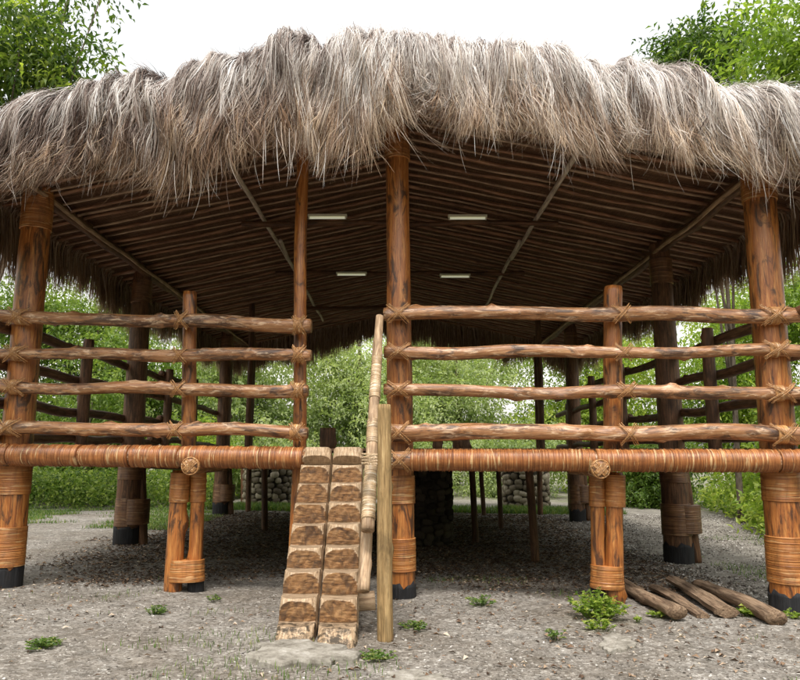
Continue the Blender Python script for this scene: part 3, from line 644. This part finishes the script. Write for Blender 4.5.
# ================================================================== LADDER
ST_ = empty('log_stair', (-.68, 5.85, 0), 'pair of notched half logs side by side forming a steep stair to the deck', 'stairs')
def notched(x0b, x0t, R, seed, lab):
    al = math.radians(41.5); ca, sa = math.cos(al), math.sin(al); ct_ = ca/sa; tn = sa/ca
    step = .182; Ls = step/sa
    # frame origin: axis point at foot
    O = np.array([0, 5.80+R*sa*1.05, 0.0-R*ca*.5-.065]); ncol = 25; N = 560; Stot = 2.42
    s = np.linspace(-.02, Stot, N); w = np.linspace(-1, 1, ncol)
    V = []; C = []
    hout = (1-np.abs(w)**3.3)**(1/3.3)*R
    wl = np.sign(w)*R
    s_first = .34   # s of first tread's inner corner
    A = Ls*ct_/(ct_+tn)*1.0; rs = Ls*tn/(ct_+tn)   # riser run in s
    h0 = R*1.0-ct_*rs*.93
    wob = N1(s*3+seed)*.006
    for i, si in enumerate(s):
        k = math.floor((si-s_first)/Ls); loc = (si-s_first)-k*Ls
        if si < s_first-Ls*.55 or k > 6:
            cut = 9; typ = 0
        else:
            if k < 0: loc_ = loc
            jit = .009*math.sin(k*7+seed)
            if loc < rs: cut = h0+ct_*loc+jit; typ = 1
            else: cut = h0+ct_*rs-tn*(loc-rs)+jit; typ = 2
            if k == -1 and loc < rs: cut = 9; typ = 0
        for j in range(ncol):
            ww = w[j]*R*(1+wob[i]/R*.5); ho = hout[j]+.004*N2(ww*20+seed, si*4)
            dish = 0
            c2 = cut-(.010*(1-w[j]**2) if typ == 2 else 0)
            if typ == 1: c2 = cut+.006*N3(ww*25, si*22+seed)
            ho2 = ho+(.012*N1(ww*9+k*3+seed, k*2.) if typ else 0); ho = ho2; h = min(ho, c2); isc = c2 < ho
            V.append((si, ww, h)); C.append((1. if (isc and typ == 1) else 0., 1. if (isc and typ == 2) else 0., 1. if si < s_first-.02 else .25))
    V = np.array(V); C = np.array(C)
    s_n = s_first-Ls+rs; i_n = int(np.searchsorted(s, s_n)); 
    FY = None
    xc_ = x0b+(x0t-x0b)*np.clip(V[:, 0]/Stot, 0, 1)
    W = np.stack([xc_+V[:, 1], O[1]+V[:, 0]*ca-V[:, 2]*sa, O[2]+V[:, 0]*sa+V[:, 2]*ca], -1)
    Wg = W.reshape(N, ncol, 3); gf = float(gz(x0b, 5.9))-.02; f = ((s[i_n]-s[:i_n])/(s[i_n]-s[0]))[:, None]
    Wg[:i_n, :, 2] = Wg[i_n, :, 2]+(gf-Wg[i_n, :, 2])*f; Wg[:i_n, :, 1] = Wg[i_n, :, 1]-.15*f+.03*(w[None]**2)*f; W = Wg.reshape(-1, 3)
    # back face (flat) closes the log
    hb = -R*.35
    Vb = np.stack([np.repeat(s, 2), np.tile([-R*.97, R*.97], N), np.full(2*N, hb)], -1); xb = x0b+(x0t-x0b)*np.clip(Vb[:, 0]/Stot, 0, 1)
    Wb = np.stack([xb+Vb[:, 1], O[1]+Vb[:, 0]*ca-Vb[:, 2]*sa, O[2]+Vb[:, 0]*sa+Vb[:, 2]*ca], -1)
    # make the foot flat on the ground and the top level with the deck
    allW = np.concatenate([W, Wb]); gzv = float(gz(x0b, 5.9))-.02; allW[:, 2] = np.clip(allW[:, 2], gzv, 1.585)
    allC = np.concatenate([C, np.tile([[0, 0, .3]], (2*N, 1))])
    tc_ = np.concatenate([np.stack([V[:, 1], V[:, 0], V[:, 2]], -1), np.stack([Vb[:, 1], Vb[:, 0], Vb[:, 2]], -1)])+seed
    a = (np.arange(N-1)[:, None]*ncol+np.arange(ncol-1)[None]).ravel(); fq = np.stack([a, a+1, a+ncol+1, a+ncol], -1)
    i = np.arange(N-1); B = N*ncol
    f2 = np.stack([B+2*i, B+2*i+2, B+2*i+3, B+2*i+1], -1)
    f3 = np.stack([i*ncol, (i+1)*ncol, B+2*i+2, B+2*i], -1); f4 = np.stack([i*ncol+ncol-1, B+2*i+1, B+2*i+3, (i+1)*ncol+ncol-1], -1)
    cap1 = np.concatenate([np.arange(ncol)[::-1], [B, B+1]])[None]; cap2 = np.concatenate([(N-1)*ncol+np.arange(ncol), [B+2*N-1, B+2*N-2]])[None]
    m = MB(); m.add(allW, [fq, f2, f3, f4, cap1, cap2], tc_, allC); o = m.build('notched_log', M['carved'], ST_, smooth=False)
    return o
notched(-.850, -.893, .165, 1.7, 0); notched(-.508, -.560, .167, 5.2, 0)
# ================================================================== HANDRAIL
HR = empty('handrail', at(386, 636, 6.1), 'slanting pale pole handrail tied to a short upright beside the log stair', 'handrail')
hp0, hp1 = at(379.5, 317, 7.42), at(367, 531, 6.25)
mb = MB(); P = line(hp1, hp0, .05, .012, 4.); tube(mb, P, np.linspace(.058, .042, len(P)), 16, noise=.05, knots=3); o = mb.build('rail', M['palepole'], HR)
for a, b, pt in ((.06, .30, .03), (.36, .47, .022), (.58, .78, .04)):
    mb = MB()
    i0, i1 = int(a*(len(P)-1)), int(b*(len(P)-1))
    for i in range(i0, i1): wrap(mb, P[i], P[i+1]+(P[i+1]-P[i])*.1, .061-.015*i/len(P), pitch=pt*.5, amp=.004, rough=.002)
    mb.build('twine_wrapping', M['twine'], o)
hq0, hq1 = at(377, 340, 7.5), at(363.5, 590, 5.98)+np.array([0, .25, 0])
mb = MB(); hq1 = at(363.5, 591, 6.2); P = line(hq1, hq0, .05, .012, 9.); tube(mb, P, np.linspace(.055, .045, len(P)), 14, noise=.05, knots=3); mb.build('rail', M['palepole'], HR)
pb, pt_ = at(386, 637, 6.1), at(383.5, 405, 6.22); pb[2] = gz(pb[0], pb[1])-.04
mb = MB(); P = line(pb, pt_, .05, .012, 2.); tube(mb, P, np.linspace(.068, .057, len(P)), 16, noise=.06, knots=4); o = mb.build('post', M['greypole'], HR)
mb = MB(); tc0 = at(381, 459, 6.2); c1 = at(369, 459, 6.3)
for k in range(7):
    z = (k-3)*.013; a = np.linspace(0, 2*PI, 25); cc = (at(377, 459, 6.27)); tube(mb, np.stack([cc[0]+.135*np.cos(a), cc[1]+.1*np.sin(a), cc[2]+z+.02*np.cos(a+.5)*(1 if k % 2 else -.4)], -1), .0065, 6, caps=False)
mb.build('lashing', M['twine'], o)
# ================================================================== FLAT STONE, LOGS
def slab(name, u0, v0, u1, v1, th, lab):
    a = np.linspace(0, 2*PI, 40, endpoint=False); m = MB()
    cx_, cy_ = (u0+u1)/2, (v0+v1)/2; rx, ry = (u1-u0)/2, (v1-v0)/2
    rings = []
    for f, z in ((1.0, -.02), (1.0, th*.6), (.96, th), (.7, th*1.05), (.35, th*1.1)):
        pts = []
        for q in a:
            rr = f*(1+.12*math.sin(3*q+1)+.09*math.sin(7*q)+.07*math.sin(13*q+2)); g = gpt(cx_+rx*rr*math.cos(q), cy_+ry*rr*math.sin(q)); pts.append((g[0], g[1], g[2]+z+.004*math.sin(9*q)))
        rings.append(pts)
    V = np.array(rings).reshape(-1, 3); V = np.concatenate([V, V[-40:].mean(0)[None]]); i = np.arange(4)[:, None]*40; j = np.arange(40)[None]; j2 = (j+1) % 40
    fq = np.stack([i+j, i+j2, i+40+j2, i+40+j], -1).reshape(-1, 4); jj = np.arange(40)
    m.add(V, [fq, np.stack([160+jj, 160+(jj+1) % 40, np.full(40, 200)], -1)]); o = m.build(name, M['slab'], smooth=False); return tag(o, lab, 'stone')
slab('flat_stone', 248, 646, 352, 669, .05, 'thin broken grey slab lying at the foot of the log stair')
slab('flat_stone', 383, 671, 447, 689, .012, 'pale whitish flat patch of stone cut off by the bottom edge')
slab('flat_stone', 600, 636, 634, 652, .02, 'small dull grey flat stone half buried in front of the right leafy weed')
def fallen(u0, v0, u1, v1, r, r1, lab, split=False, mat='oldlog'):
    a, b = gpt(u0, v0), gpt(u1, v1); a[2] += r*.75; b[2] += r1*.75
    m = MB(); P = line(a, b, .05, .02)
    tube(m, P, np.linspace(r, r1, len(P)), 16 if not split else 7, noise=.12 if not split else .25, knots=4, ell=.7 if not split else .5)
    o = m.build('fallen_log', M[mat], smooth=not split); return tag(o, lab, 'log', 'old logs lying right of the right railing legs')
fallen(676, 622, 622, 590, .095, .085, 'leftmost old log on the ground, broken end, beside the right legs')
fallen(703, 619, 655, 592, .07, .07, 'thin flat timber between the leftmost log and the split log', True)
fallen(729, 619, 672, 586, .105, .09, 'split splintery reddish log, the middle one on the ground', True)
fallen(776, 626, 700, 589, .10, .08, 'longest round log with sawn end beside the right corner post')
m = MB(); g = gpt(352, 615); tube(m, line((g[0]-.05, g[1]+.25, .09), (g[0]+.20, g[1]+.28, .10), .04, .01), .1, 14, noise=.1, knots=2); tag(m.build('short_log', M['palepole']), 'short stubby log lying behind the stair foot and handrail', 'log')
# stumps on deck
for (u, v, y, r, lb) in ((328, 428, 11, .125, 'dark stump stool standing on the deck, seen in the entrance gap'), (437.5, 438, 11.5, .075, 'narrow dark stump on the deck just right of the centre post'), (461, 434, 12, .15, 'wide dark stump on the deck right of the narrow one')):
    p = at(u, v, y); e = empty('stump_stool', (p[0], y, 1.58), lb, 'stool', 'stumps standing on the deck')
    m = MB(); n_ = 8; Pz = line((p[0], y, 1.58), (p[0], y, p[2]), .05); tube(m, Pz, r, 18, noise=.05, knots=2); m.build('trunk', M['shadepost'], e)
# ================================================================== STONE PILLARS
def pillar(cx_, cy_, r, h, size, lab, mat='stone'):
    g0 = float(gz(cx_, cy_)); e = empty('stone_pillar', (cx_, cy_, g0), lab, 'stone pillar', 'round river stone pillars under and behind the hut')
    m = MB(); tube(m, line((cx_, cy_, g0-.1), (cx_, cy_, g0+h-.05), .3), r*.93, 24); m.build('mortar_core', M['mortar'], e)
    m = MB(); nrow = int(h/(size*.72)); base = bpy_ico()
    for k in range(nrow):
        z = g0+size*.36+k*size*.72; nn = int(2*PI*r/(size*1.05)); ph = random.random()
        for j in range(nn):
            a = (j+ph+random.uniform(-.26, .26))/nn*2*PI; sx = size*random.uniform(.42, .62); sz = size*random.uniform(.3, .44)
            V = base*np.array([sx, sx*.6, sz]); V = V*(1+.12*N1(base[:, 0]*2+k*7+j, base[:, 1]*2, base[:, 2]*2))[:, None]
            t_ = random.uniform(-.35, .35); V = np.stack([V[:, 0]*math.cos(t_)-V[:, 2]*math.sin(t_), V[:, 1], V[:, 0]*math.sin(t_)+V[:, 2]*math.cos(t_)], -1)
            ca, sa = math.cos(a), math.sin(a); X = V[:, 0]*-sa+(V[:, 1]+r*.96)*ca; Y = V[:, 0]*ca+(V[:, 1]+r*.96)*sa
            W = np.stack([cx_+X, cy_+Y, z+V[:, 2]+random.uniform(-.045, .045)], -1); m.add(W, ICO[1], W, np.full((len(W), 3), random.random()))
    m.build('stonework', M[mat], e)
def make_ico():
    import bmesh
    b = bmesh.new(); bmesh.ops.create_icosphere(b, subdivisions=2, radius=1); v = np.array([x.co[:] for x in b.verts]); b.verts.index_update(); f = np.array([[q.index for q in x.verts] for x in b.faces]); b.free(); return v, f
ICO = make_ico()
def bpy_ico(): v = np.sign(ICO[0])*np.abs(ICO[0])**.72; return v
g = gpt(425, 545); pillar(g[0]-.02, g[1]+.3, .50, 1.36, .17, 'shaded stone pillar under the deck just right of the centre post', 'shadestone')
g = gpt(529, 508); pillar(g[0], g[1]+.5, .68, 1.5, .23, 'sunlit round stone pillar behind the hut on the right')
g = gpt(266, 505); pillar(g[0], g[1]+.6, .78, 1.5, .23, 'sunlit round stone pillar behind the hut on the left')
# ================================================================== PLANTS
def crown_leaves(blobs, ntw, per, size, rnd0=.5, droop=.3, elong=.42, rag=.25, seed=0):
    """blobs: (x,y,z,rx,ry,rz,weight)"""
    r = np.random.default_rng(seed); B = np.array(blobs, float); w = B[:, 6]/B[:, 6].sum(); idx = r.choice(len(B), ntw, p=w)
    d = r.normal(size=(ntw, 3)); d /= np.linalg.norm(d, axis=1)[:, None]
    rad = r.random(ntw)**.45*(1+rag*r.normal(size=ntw)*.6+rag*N1(d[:, 0]*3+idx, d[:, 1]*3, d[:, 2]*3))
    c = B[idx, :3]+d*B[idx, 3:6]*rad[:, None]
    tdir = d*.7+r.normal(size=(ntw, 3))*.5; tdir[:, 2] -= droop; tdir /= np.linalg.norm(tdir, axis=1)[:, None]
    k = np.tile(np.arange(per), ntw); ii = np.repeat(np.arange(ntw), per)
    pos = c[ii]+tdir[ii]*(k*size*.42)[:, None]; pos[:, 2] -= (k**2)*size*.012*droop*3
    sd = np.cross(tdir, r.normal(size=(ntw, 3))); sd /= np.linalg.norm(sd, axis=1)[:, None]
    sg = np.where(k % 2 == 0, 1., -1.)
    ld = tdir[ii]*.5+sd[ii]*sg[:, None]*.8+r.normal(size=(len(ii), 3))*.22; ld[:, 2] -= droop*.6; ld /= np.linalg.norm(ld, axis=1)[:, None]
    nr = r.normal(size=(len(ii), 3))*.45; nr[:, 2] += 1; ln = size*r.uniform(.65, 1.2, len(ii))
    rnd = np.clip(rnd0+.28*(r.random(ntw)-.5)[ii]+.35*(r.random(len(ii))-.5)+.22*N2(c[ii, 0]*1.1, c[ii, 1]*1.1, c[ii, 2]*1.1), 0, 1)
    return leaf_quads(pos, ld, nr, ln, ln*elong, rnd)
def tree(name, x, y, h, blobs, ntw, per, size, mat, lab, cat='tree', group=None, seed=0, trunk_r=.15, **kw):
    """blobs relative to the base"""
    g0 = float(gz(x, y)); e = empty(name, (x, y, g0), lab, cat, group)
    B = [(x+b[0], y+b[1], g0+b[2], b[3], b[4], b[5], b[6]) for b in blobs]
    V, Fc, C = crown_leaves(B, ntw, per, size, seed=seed, **kw); m = MB(); m.add(V, Fc, vc=C); m.build('crown', M[mat], e, smooth=False)
    m = MB(); hz = max(b[2] for b in B)
    P = line((x, y, g0-.1), (x+.02*h, y, g0+h*.85), .4, .06*trunk_r/.15); tube(m, P, np.linspace(trunk_r, trunk_r*.3, len(P)), 10, noise=.08)
    for b in B:
        f = random.uniform(.25, .6); st = P[int(f*(len(P)-1))]; md = (st+np.array(b[:3]))/2+np.array([0, 0, -.1]); pth = np.array([st, lerp(st, md, .6)+[0, 0, .05], md+[0, 0, .1], np.array(b[:3])])
        tube(m, pth, np.linspace(trunk_r*.5, trunk_r*.12, 4), 7, noise=.05)
    m.build('trunk', M['bark'], e); return e
def rb(n, cx_, cz_, sx, sz, r, seed, sy=None):
    q = random.Random(seed); sy = sx if sy is None else sy
    return [(cx_+q.uniform(-sx, sx), q.uniform(-sy, sy), cz_+q.uniform(-sz, sz), r*q.uniform(.7, 1.25), r*q.uniform(.7, 1.2), r*q.uniform(.55, .95), r) for _ in range(n)]
# big tree top-left
p = at(20, 60, 14.5)
tree('broadleaf_tree', p[0]-.6, 14.5, 9, [(-.2, 0, p[2]+1.0, 1.7, 1.6, 1.5, 3), (.9, -.5, p[2]+.3, 1.1, 1.2, .8, 1.2), (.2, 0, p[2]-.6, 1.6, 1.4, .8, 2.2), (-2.2, 0, p[2]-.3, 1.5, 1.5, 1.6, 2), (1.5, .2, p[2]+1.9, .8, .6, .35, .35), (1.6, 0, p[2]-.2, .55, .5, .25, .22), (-1.2, 0, p[2]-2, 1.6, 1.4, 1.3, 1.8), (2.3, .2, p[2]+1.9, .6, .5, .2, .2), (1.5, .3, p[2]+.4, 1.0, .5, .4, .5), (1.0, 0, p[2]-.5, 1., .5, .4, .5)], 1250, 9, .21, 'leafdark', 'tall dark green tree above the left end of the roof', seed=3, trunk_r=.1, droop=.45, elong=.38, rnd0=.55)
p = at(690, 58, 17)
tree('broadleaf_tree', p[0]+.4, 17, 10.5, [(-.1, 0, p[2]+.1, 1.1, 1., .75, 2), (-.6, 0, p[2]-.7, 1.0, 1., .6, 1.3), (.75, 0, p[2]+.7, .55, .5, .35, .5), (-.8, 0, p[2]+.25, .4, .5, .3, .3)], 620, 9, .2, 'leafdark', 'bluish dark green tree rising behind the right part of the roof', seed=5, trunk_r=.08, droop=.25, elong=.4, rnd0=.45)
p = at(775, 45, 13.5)
tree('broadleaf_tree', p[0]+.7, 13.5, 9, [(.1, 0, p[2]+.55, 1.35, 1.2, .95, 3), (-.7, 0, p[2]-.1, .9, 1., .5, 1.2), (.3, 0, p[2]-.7, 1.2, 1.1, .5, 1.4), (1.8, 0, p[2]+.4, 1.2, 1.2, 1.2, 2.2), (-1.0, 0, p[2]-.6, .5, .5, .3, .3)], 780, 9, .2, 'leafbright', 'bright green leafy tree at the top right corner above the roof', seed=6, trunk_r=.18, droop=.3, elong=.42, rnd0=.62)
# background woodland behind the hut
BG = [(-11.5, 26, 9, 3.2, 'leafmid', 'mid green tree far behind the left railing'), (-6.3, 29, 9, 3.3, 'leafhaze', 'bushy tree behind the hut just left of the entrance gap'),
      (-2.0, 31, 9.5, 3.4, 'leafhaze', 'haze-paled green tree seen straight through the entrance gap'), (2.6, 33, 9, 3.4, 'leafhaze', 'haze-paled green tree seen just right of the centre post'),
      (8.2, 31, 8.5, 3.1, 'leafbright', 'light yellowish green tree behind the right railing'), (13.5, 28, 9, 3.2, 'leafbright', 'fresh green tree behind the right corner post'), (-16.5, 22, 10, 3.4, 'leafdark', 'dark green tree beyond the left corner post'), (18.5, 24, 10, 3.4, 'leafmid', 'mid green tree beyond the right edge of the hut')]
for i, (x, y, h, r, mt, lb) in enumerate(BG):
    bl = rb(7, 0, h*.55, 2.2, 2.6, r*.62, 100+i)+[(0, 0, 1.6, 2.4, 1.5, 1.7, 2.2), (1.2, .3, 3.0, 1.9, 1.5, 1.3, 1.5), (-1.4, 0, 3.4, 1.9, 1.5, 1.4, 1.5)]
    tree('background_tree', x, y, h, bl, 4200, 8, .21, mt, lb, group='trees behind the pavilion', seed=200+i, trunk_r=.16, rnd0=.6, rag=.4)
src = [o for o in COL.objects if o.name.startswith('background_tree') and o.type == 'EMPTY'][:3]
for i, (x, y) in enumerate([(-13, -9), (-7.5, -12), (-1.5, -13), (5, -12.5), (11.5, -9.5), (15, -2), (-16, -2), (-15, 6), (16, 6)]):  # unseen trees, added to keep low sky light from under the hut
    o = src[i % 3]; q = o.copy(); COL.objects.link(q); q.location = (x, y, 0); q.rotation_euler = (0, 0, i*1.3); q.scale = (1.15, 1.15, .95); q['label'] = 'unseen tree added out of view to block low sky light'; q['label'] = 'unseen leafy tree added outside the picture to block low sky light'; q['group'] = 'unseen trees added around the viewer to darken the light under the hut'
    for ch in list(o.children): k = ch.copy(); COL.objects.link(k); k.parent = q
# shrubs in the middle distance
SH = [(-11.8, 19.0, 1.6, 2.6, 'leafmid', .2, 'dense green shrub at the left edge beyond the corner post'), (-9.3, 21.0, 1.9, 4.4, 'leafmid', .2, 'tall green shrub left behind the left railing'), (-6.8, 22.8, 1.6, 3.0, 'leafbright', .18, 'yellow green shrub behind the second left post'),
      (-13.4, 23.0, 2.4, 4.6, 'leafmid', .22, 'wide mid green shrub at the far left'), (-4.2, 24.5, 1.9, 2.7, 'leafhaze', .2, 'green shrub behind the left stone pillar'), (0.0, 26.0, 1.9, 2.5, 'leafhaze', .2, 'haze-paled shrub at the far end in line with the entrance'),
      (4.0, 27.0, 2.0, 2.7, 'leafhaze', .2, 'haze-paled shrub behind the right stone pillar'), (7.9, 22.5, 1.7, 2.5, 'leafmid', .2, 'bushy green shrub beyond the path behind the hut'), (10.4, 18.2, 1.8, 2.8, 'leafbright', .24, 'bright broad leaved shrub across the path on the right'),
      (8.9, 15.4, 1.25, 1.7, 'leafbright', .22, 'low fresh green shrub at the edge of the gravel path'), (8.6, 12.7, 1.35, 3.1, 'leafmid', .24, 'tall glossy shrub nearest the right edge of the photo'), (12.6, 15.5, 2.0, 4.0, 'leafmid', .24, 'tall dark leaved shrub behind the right corner post')]
for i, (x, y, r, h, mt, sz, lb) in enumerate(SH):
    bl = rb(6, 0, h*.45, r*.6, h*.28, r*.62, 300+i)+[(0, 0, .45, r*.95, r*.7, .55, 1.5*r)]
    tree('shrub', x, y, h*.8, bl, 1700, 7, sz*.8, mt, lb, 'shrub', 'shrubs around the pavilion', seed=400+i, trunk_r=.05, rnd0=.58, droop=.25, elong=.45)
# low green ground cover banks
def cover(n, xr, yr, hh, size, mat, name, lab, dens=-.2, fn=None):
    x = RNG.uniform(*xr, n); y = RNG.uniform(*yr, n); k = N3(x*.9+7, y*1.3)+RNG.normal(size=n)*.3 > dens
    if fn is not None: k &= fn(x, y)
    x, y = x[k], y[k]; n = len(x); d = rvec(n); d[:, 2] = np.abs(d[:, 2])*.6+.15; d /= np.linalg.norm(d, axis=1)[:, None]
    nr = RNG.normal(size=(n, 3))*.4; nr[:, 2] += 1; ln = size*RNG.uniform(.6, 1.3, n); z = ground_z(x, y)+hh*RNG.random(n)
    V, Fc, C = leaf_quads(np.stack([x, y, z], -1), d, nr, ln, ln*.5, np.clip(.6+.3*RNG.normal(size=n), 0, 1)); m = MB(); m.add(V, Fc, vc=C)
    return tag(m.build(name, M[mat], smooth=False), lab, 'ground cover', kind='stuff')
cover(16000, (-16, -5.0), (18.6, 21.0), .95, .12, 'leafmid', 'ground_cover', 'low leafy bank behind the hut on the left', -.6)
cover(26000, (5.6, 14), (9.5, 26), .45, .15, 'leafbright', 'ground_cover', 'low leafy bank beyond the gravel path on the right', -.6, lambda x, y: x > 6.25+.30*(y-11.5)+.35*N1(y*1.3))
def grass(n, xr, yr, h, dens, name, lab, mode=1.):
    x = RNG.uniform(*xr, n); y = RNG.uniform(*yr, n); k = N4(x*1.6+3, y*2.2)+RNG.normal(size=n)*.12 > dens; x, y = x[k], y[k]; n = len(x); t = np.linspace(0, 1, 4)
    a = RNG.uniform(0, 6.28, n); H = h*RNG.uniform(.4, 1.3, n); bend = H*RNG.uniform(.1, .9, n)
    P = np.stack([x[:, None]+(bend*np.cos(a))[:, None]*t**2, y[:, None]+(bend*np.sin(a))[:, None]*t**2, ground_z(x, y)[:, None]+H[:, None]*t], -1)
    m = MB(); wv = np.stack([-np.sin(a), np.cos(a), 0*a], -1); ribbons(m, P, np.full(n, .006)*mode, wv, np.clip(.5+.3*RNG.normal(size=n), 0, 1), np.zeros((n, 4)))
    return tag(m.build(name, M['grass'], smooth=False), lab, 'grass', kind='stuff')
grass(26000, (-6, 6), (19.0, 20.6), .13, -.6, 'grass', 'strip of short grass behind the hut', 3.)
grass(34000, (-11, -4.2), (14, 19), .07, .15, 'grass', 'patchy short grass behind the hut on the left', 2.)
grass(15000, (-5, 5.2), (4.7, 9), .05, .62, 'grass', 'sparse short grass tufts in the gravel in front of the hut', 1.)
grass(8000, (4.4, 8), (9, 14), .06, .5, 'grass', 'thin grass in the gravel right of the hut', 1.5)
# weeds in front
def weed(u, v, rpx, nl, size, lab, mat='leafbright', h=1.):
    g = gpt(u, v); R = rpx*1.25/700*g[1]; nl = int(nl*1.5); size = size*1.1; o = empty('weed', g, lab, 'weed', 'small weeds in the gravel'); m = MB(); st = MB(); pos = []; dr = []
    nst = max(4, nl//7)
    for k in range(nst):
        a = random.uniform(0, 2*PI); q = R*random.random()**.6; hh = (.35+.65*random.random())*R*.75*h
        tip = g+np.array([q*math.cos(a), q*math.sin(a), hh*(1.1-.5*q/R)]); b0 = g+np.array([q*.4*math.cos(a), q*.4*math.sin(a), 0])
        tube(st, np.array([b0, (b0+tip)/2+[0, 0, hh*.1], tip]), .0025, 5)
        for j in range(7):
            aa = j*2.4+random.random(); pos.append(lerp(b0, tip, random.uniform(.45, 1))); dr.append((math.cos(aa), math.sin(aa), random.uniform(0, .6)))
    pos = np.array(pos); dr = np.array(dr); dr /= np.linalg.norm(dr, axis=1)[:, None]; n = len(pos); nr = RNG.normal(size=(n, 3))*.3; nr[:, 2] += 1
    ln = size*RNG.uniform(.6, 1.2, n); V, Fc, C = leaf_quads(pos, dr, nr, ln, ln*.7, np.clip(.55+.3*RNG.normal(size=n), 0, 1)); m.add(V, Fc, vc=C)
    m.build('leaves', M[mat], o, smooth=False); st.build('stems', M[mat], o)
weed(597, 618, 24, 420, .045, 'largest bright leafy weed at the foot of the right railing legs', h=1.2)
weed(601, 630, 14, 120, .035, 'low green weed in front of the largest leafy weed')
weed(657, 617, 7, 60, .035, 'small round weed in front of the leftmost fallen log')
weed(753, 617, 12, 110, .05, 'weed with broad leaves growing before the longest log')
weed(742, 603, 7, 50, .035, 'small weed between the split log and the longest log')
weed(790, 618, 9, 80, .035, 'weed at the foot of the right corner post')
weed(638, 622, 7, 40, .025, 'faint sparse weed left of the small round weed')
weed(481, 606, 13, 120, .03, 'low weed midway between the centre post and the right legs', 'grass')
weed(155, 615, 11, 110, .028, 'small tufty weed left of the left railing legs', 'grass')
weed(42, 648, 17, 190, .03, 'spreading light green weed near the bottom left corner', 'grass', .5)
weed(414, 629, 14, 120, .028, 'low weed right of the handrail upright', 'grass', .6)
weed(378, 658, 15, 130, .028, 'low grassy weed at the bottom right of the stair foot', 'grass', .5)
weed(555, 640, 9, 60, .03, 'thin upright weed in the open gravel left of the leafy weed', 'grass', 1.6)
weed(213, 600, 9, 60, .025, 'tiny weed just right of the left railing legs', 'grass', .7)
# ================================================================== WORLD, SUN, CAMERA
W = bpy.data.worlds.new('World'); S.world = W; W.use_nodes = True; nt = W.node_tree; bgn = nt.nodes['Background']
sky = nt.nodes.new('ShaderNodeTexSky'); sky.sky_type = 'NISHITA'; sky.sun_disc = False
EL, AZ = math.radians(62), math.radians(188)
sky.sun_elevation = EL; sky.sun_rotation = AZ; sky.air_density = 3.; sky.dust_density = 3; sky.ozone_density = 1
hs = nt.nodes.new('ShaderNodeHueSaturation'); hs.inputs['Saturation'].default_value = .12
nt.links.new(sky.outputs[0], hs.inputs['Color']); nt.links.new(hs.outputs[0], bgn.inputs['Color']); bgn.inputs['Strength'].default_value = .15
sl = bpy.data.lights.new('sun', 'SUN'); sl.energy = 1.5; sl.angle = math.radians(11); sl.color = (1, .96, .9)
so = bpy.data.objects.new('sun', sl); COL.objects.link(so)
d = Vector((math.sin(AZ)*math.cos(EL), math.cos(AZ)*math.cos(EL), math.sin(EL))); so.rotation_euler = d.to_track_quat('Z', 'Y').to_euler()
so.location = (0, -5, 20)
cd = bpy.data.cameras.new('camera'); co = bpy.data.objects.new('camera', cd); COL.objects.link(co); S.camera = co
cd.sensor_width = 36; cd.lens = 36*F/800; cd.clip_end = 2000; co.location = (0, 0, EYE); co.rotation_euler = (PI/2+TH, 0, 0)
S.view_settings.view_transform = 'Standard'; S.view_settings.look = 'None'; S.view_settings.exposure = 1.0; S.view_settings.gamma = 1
S.render.resolution_x = 1024; S.render.resolution_y = 870
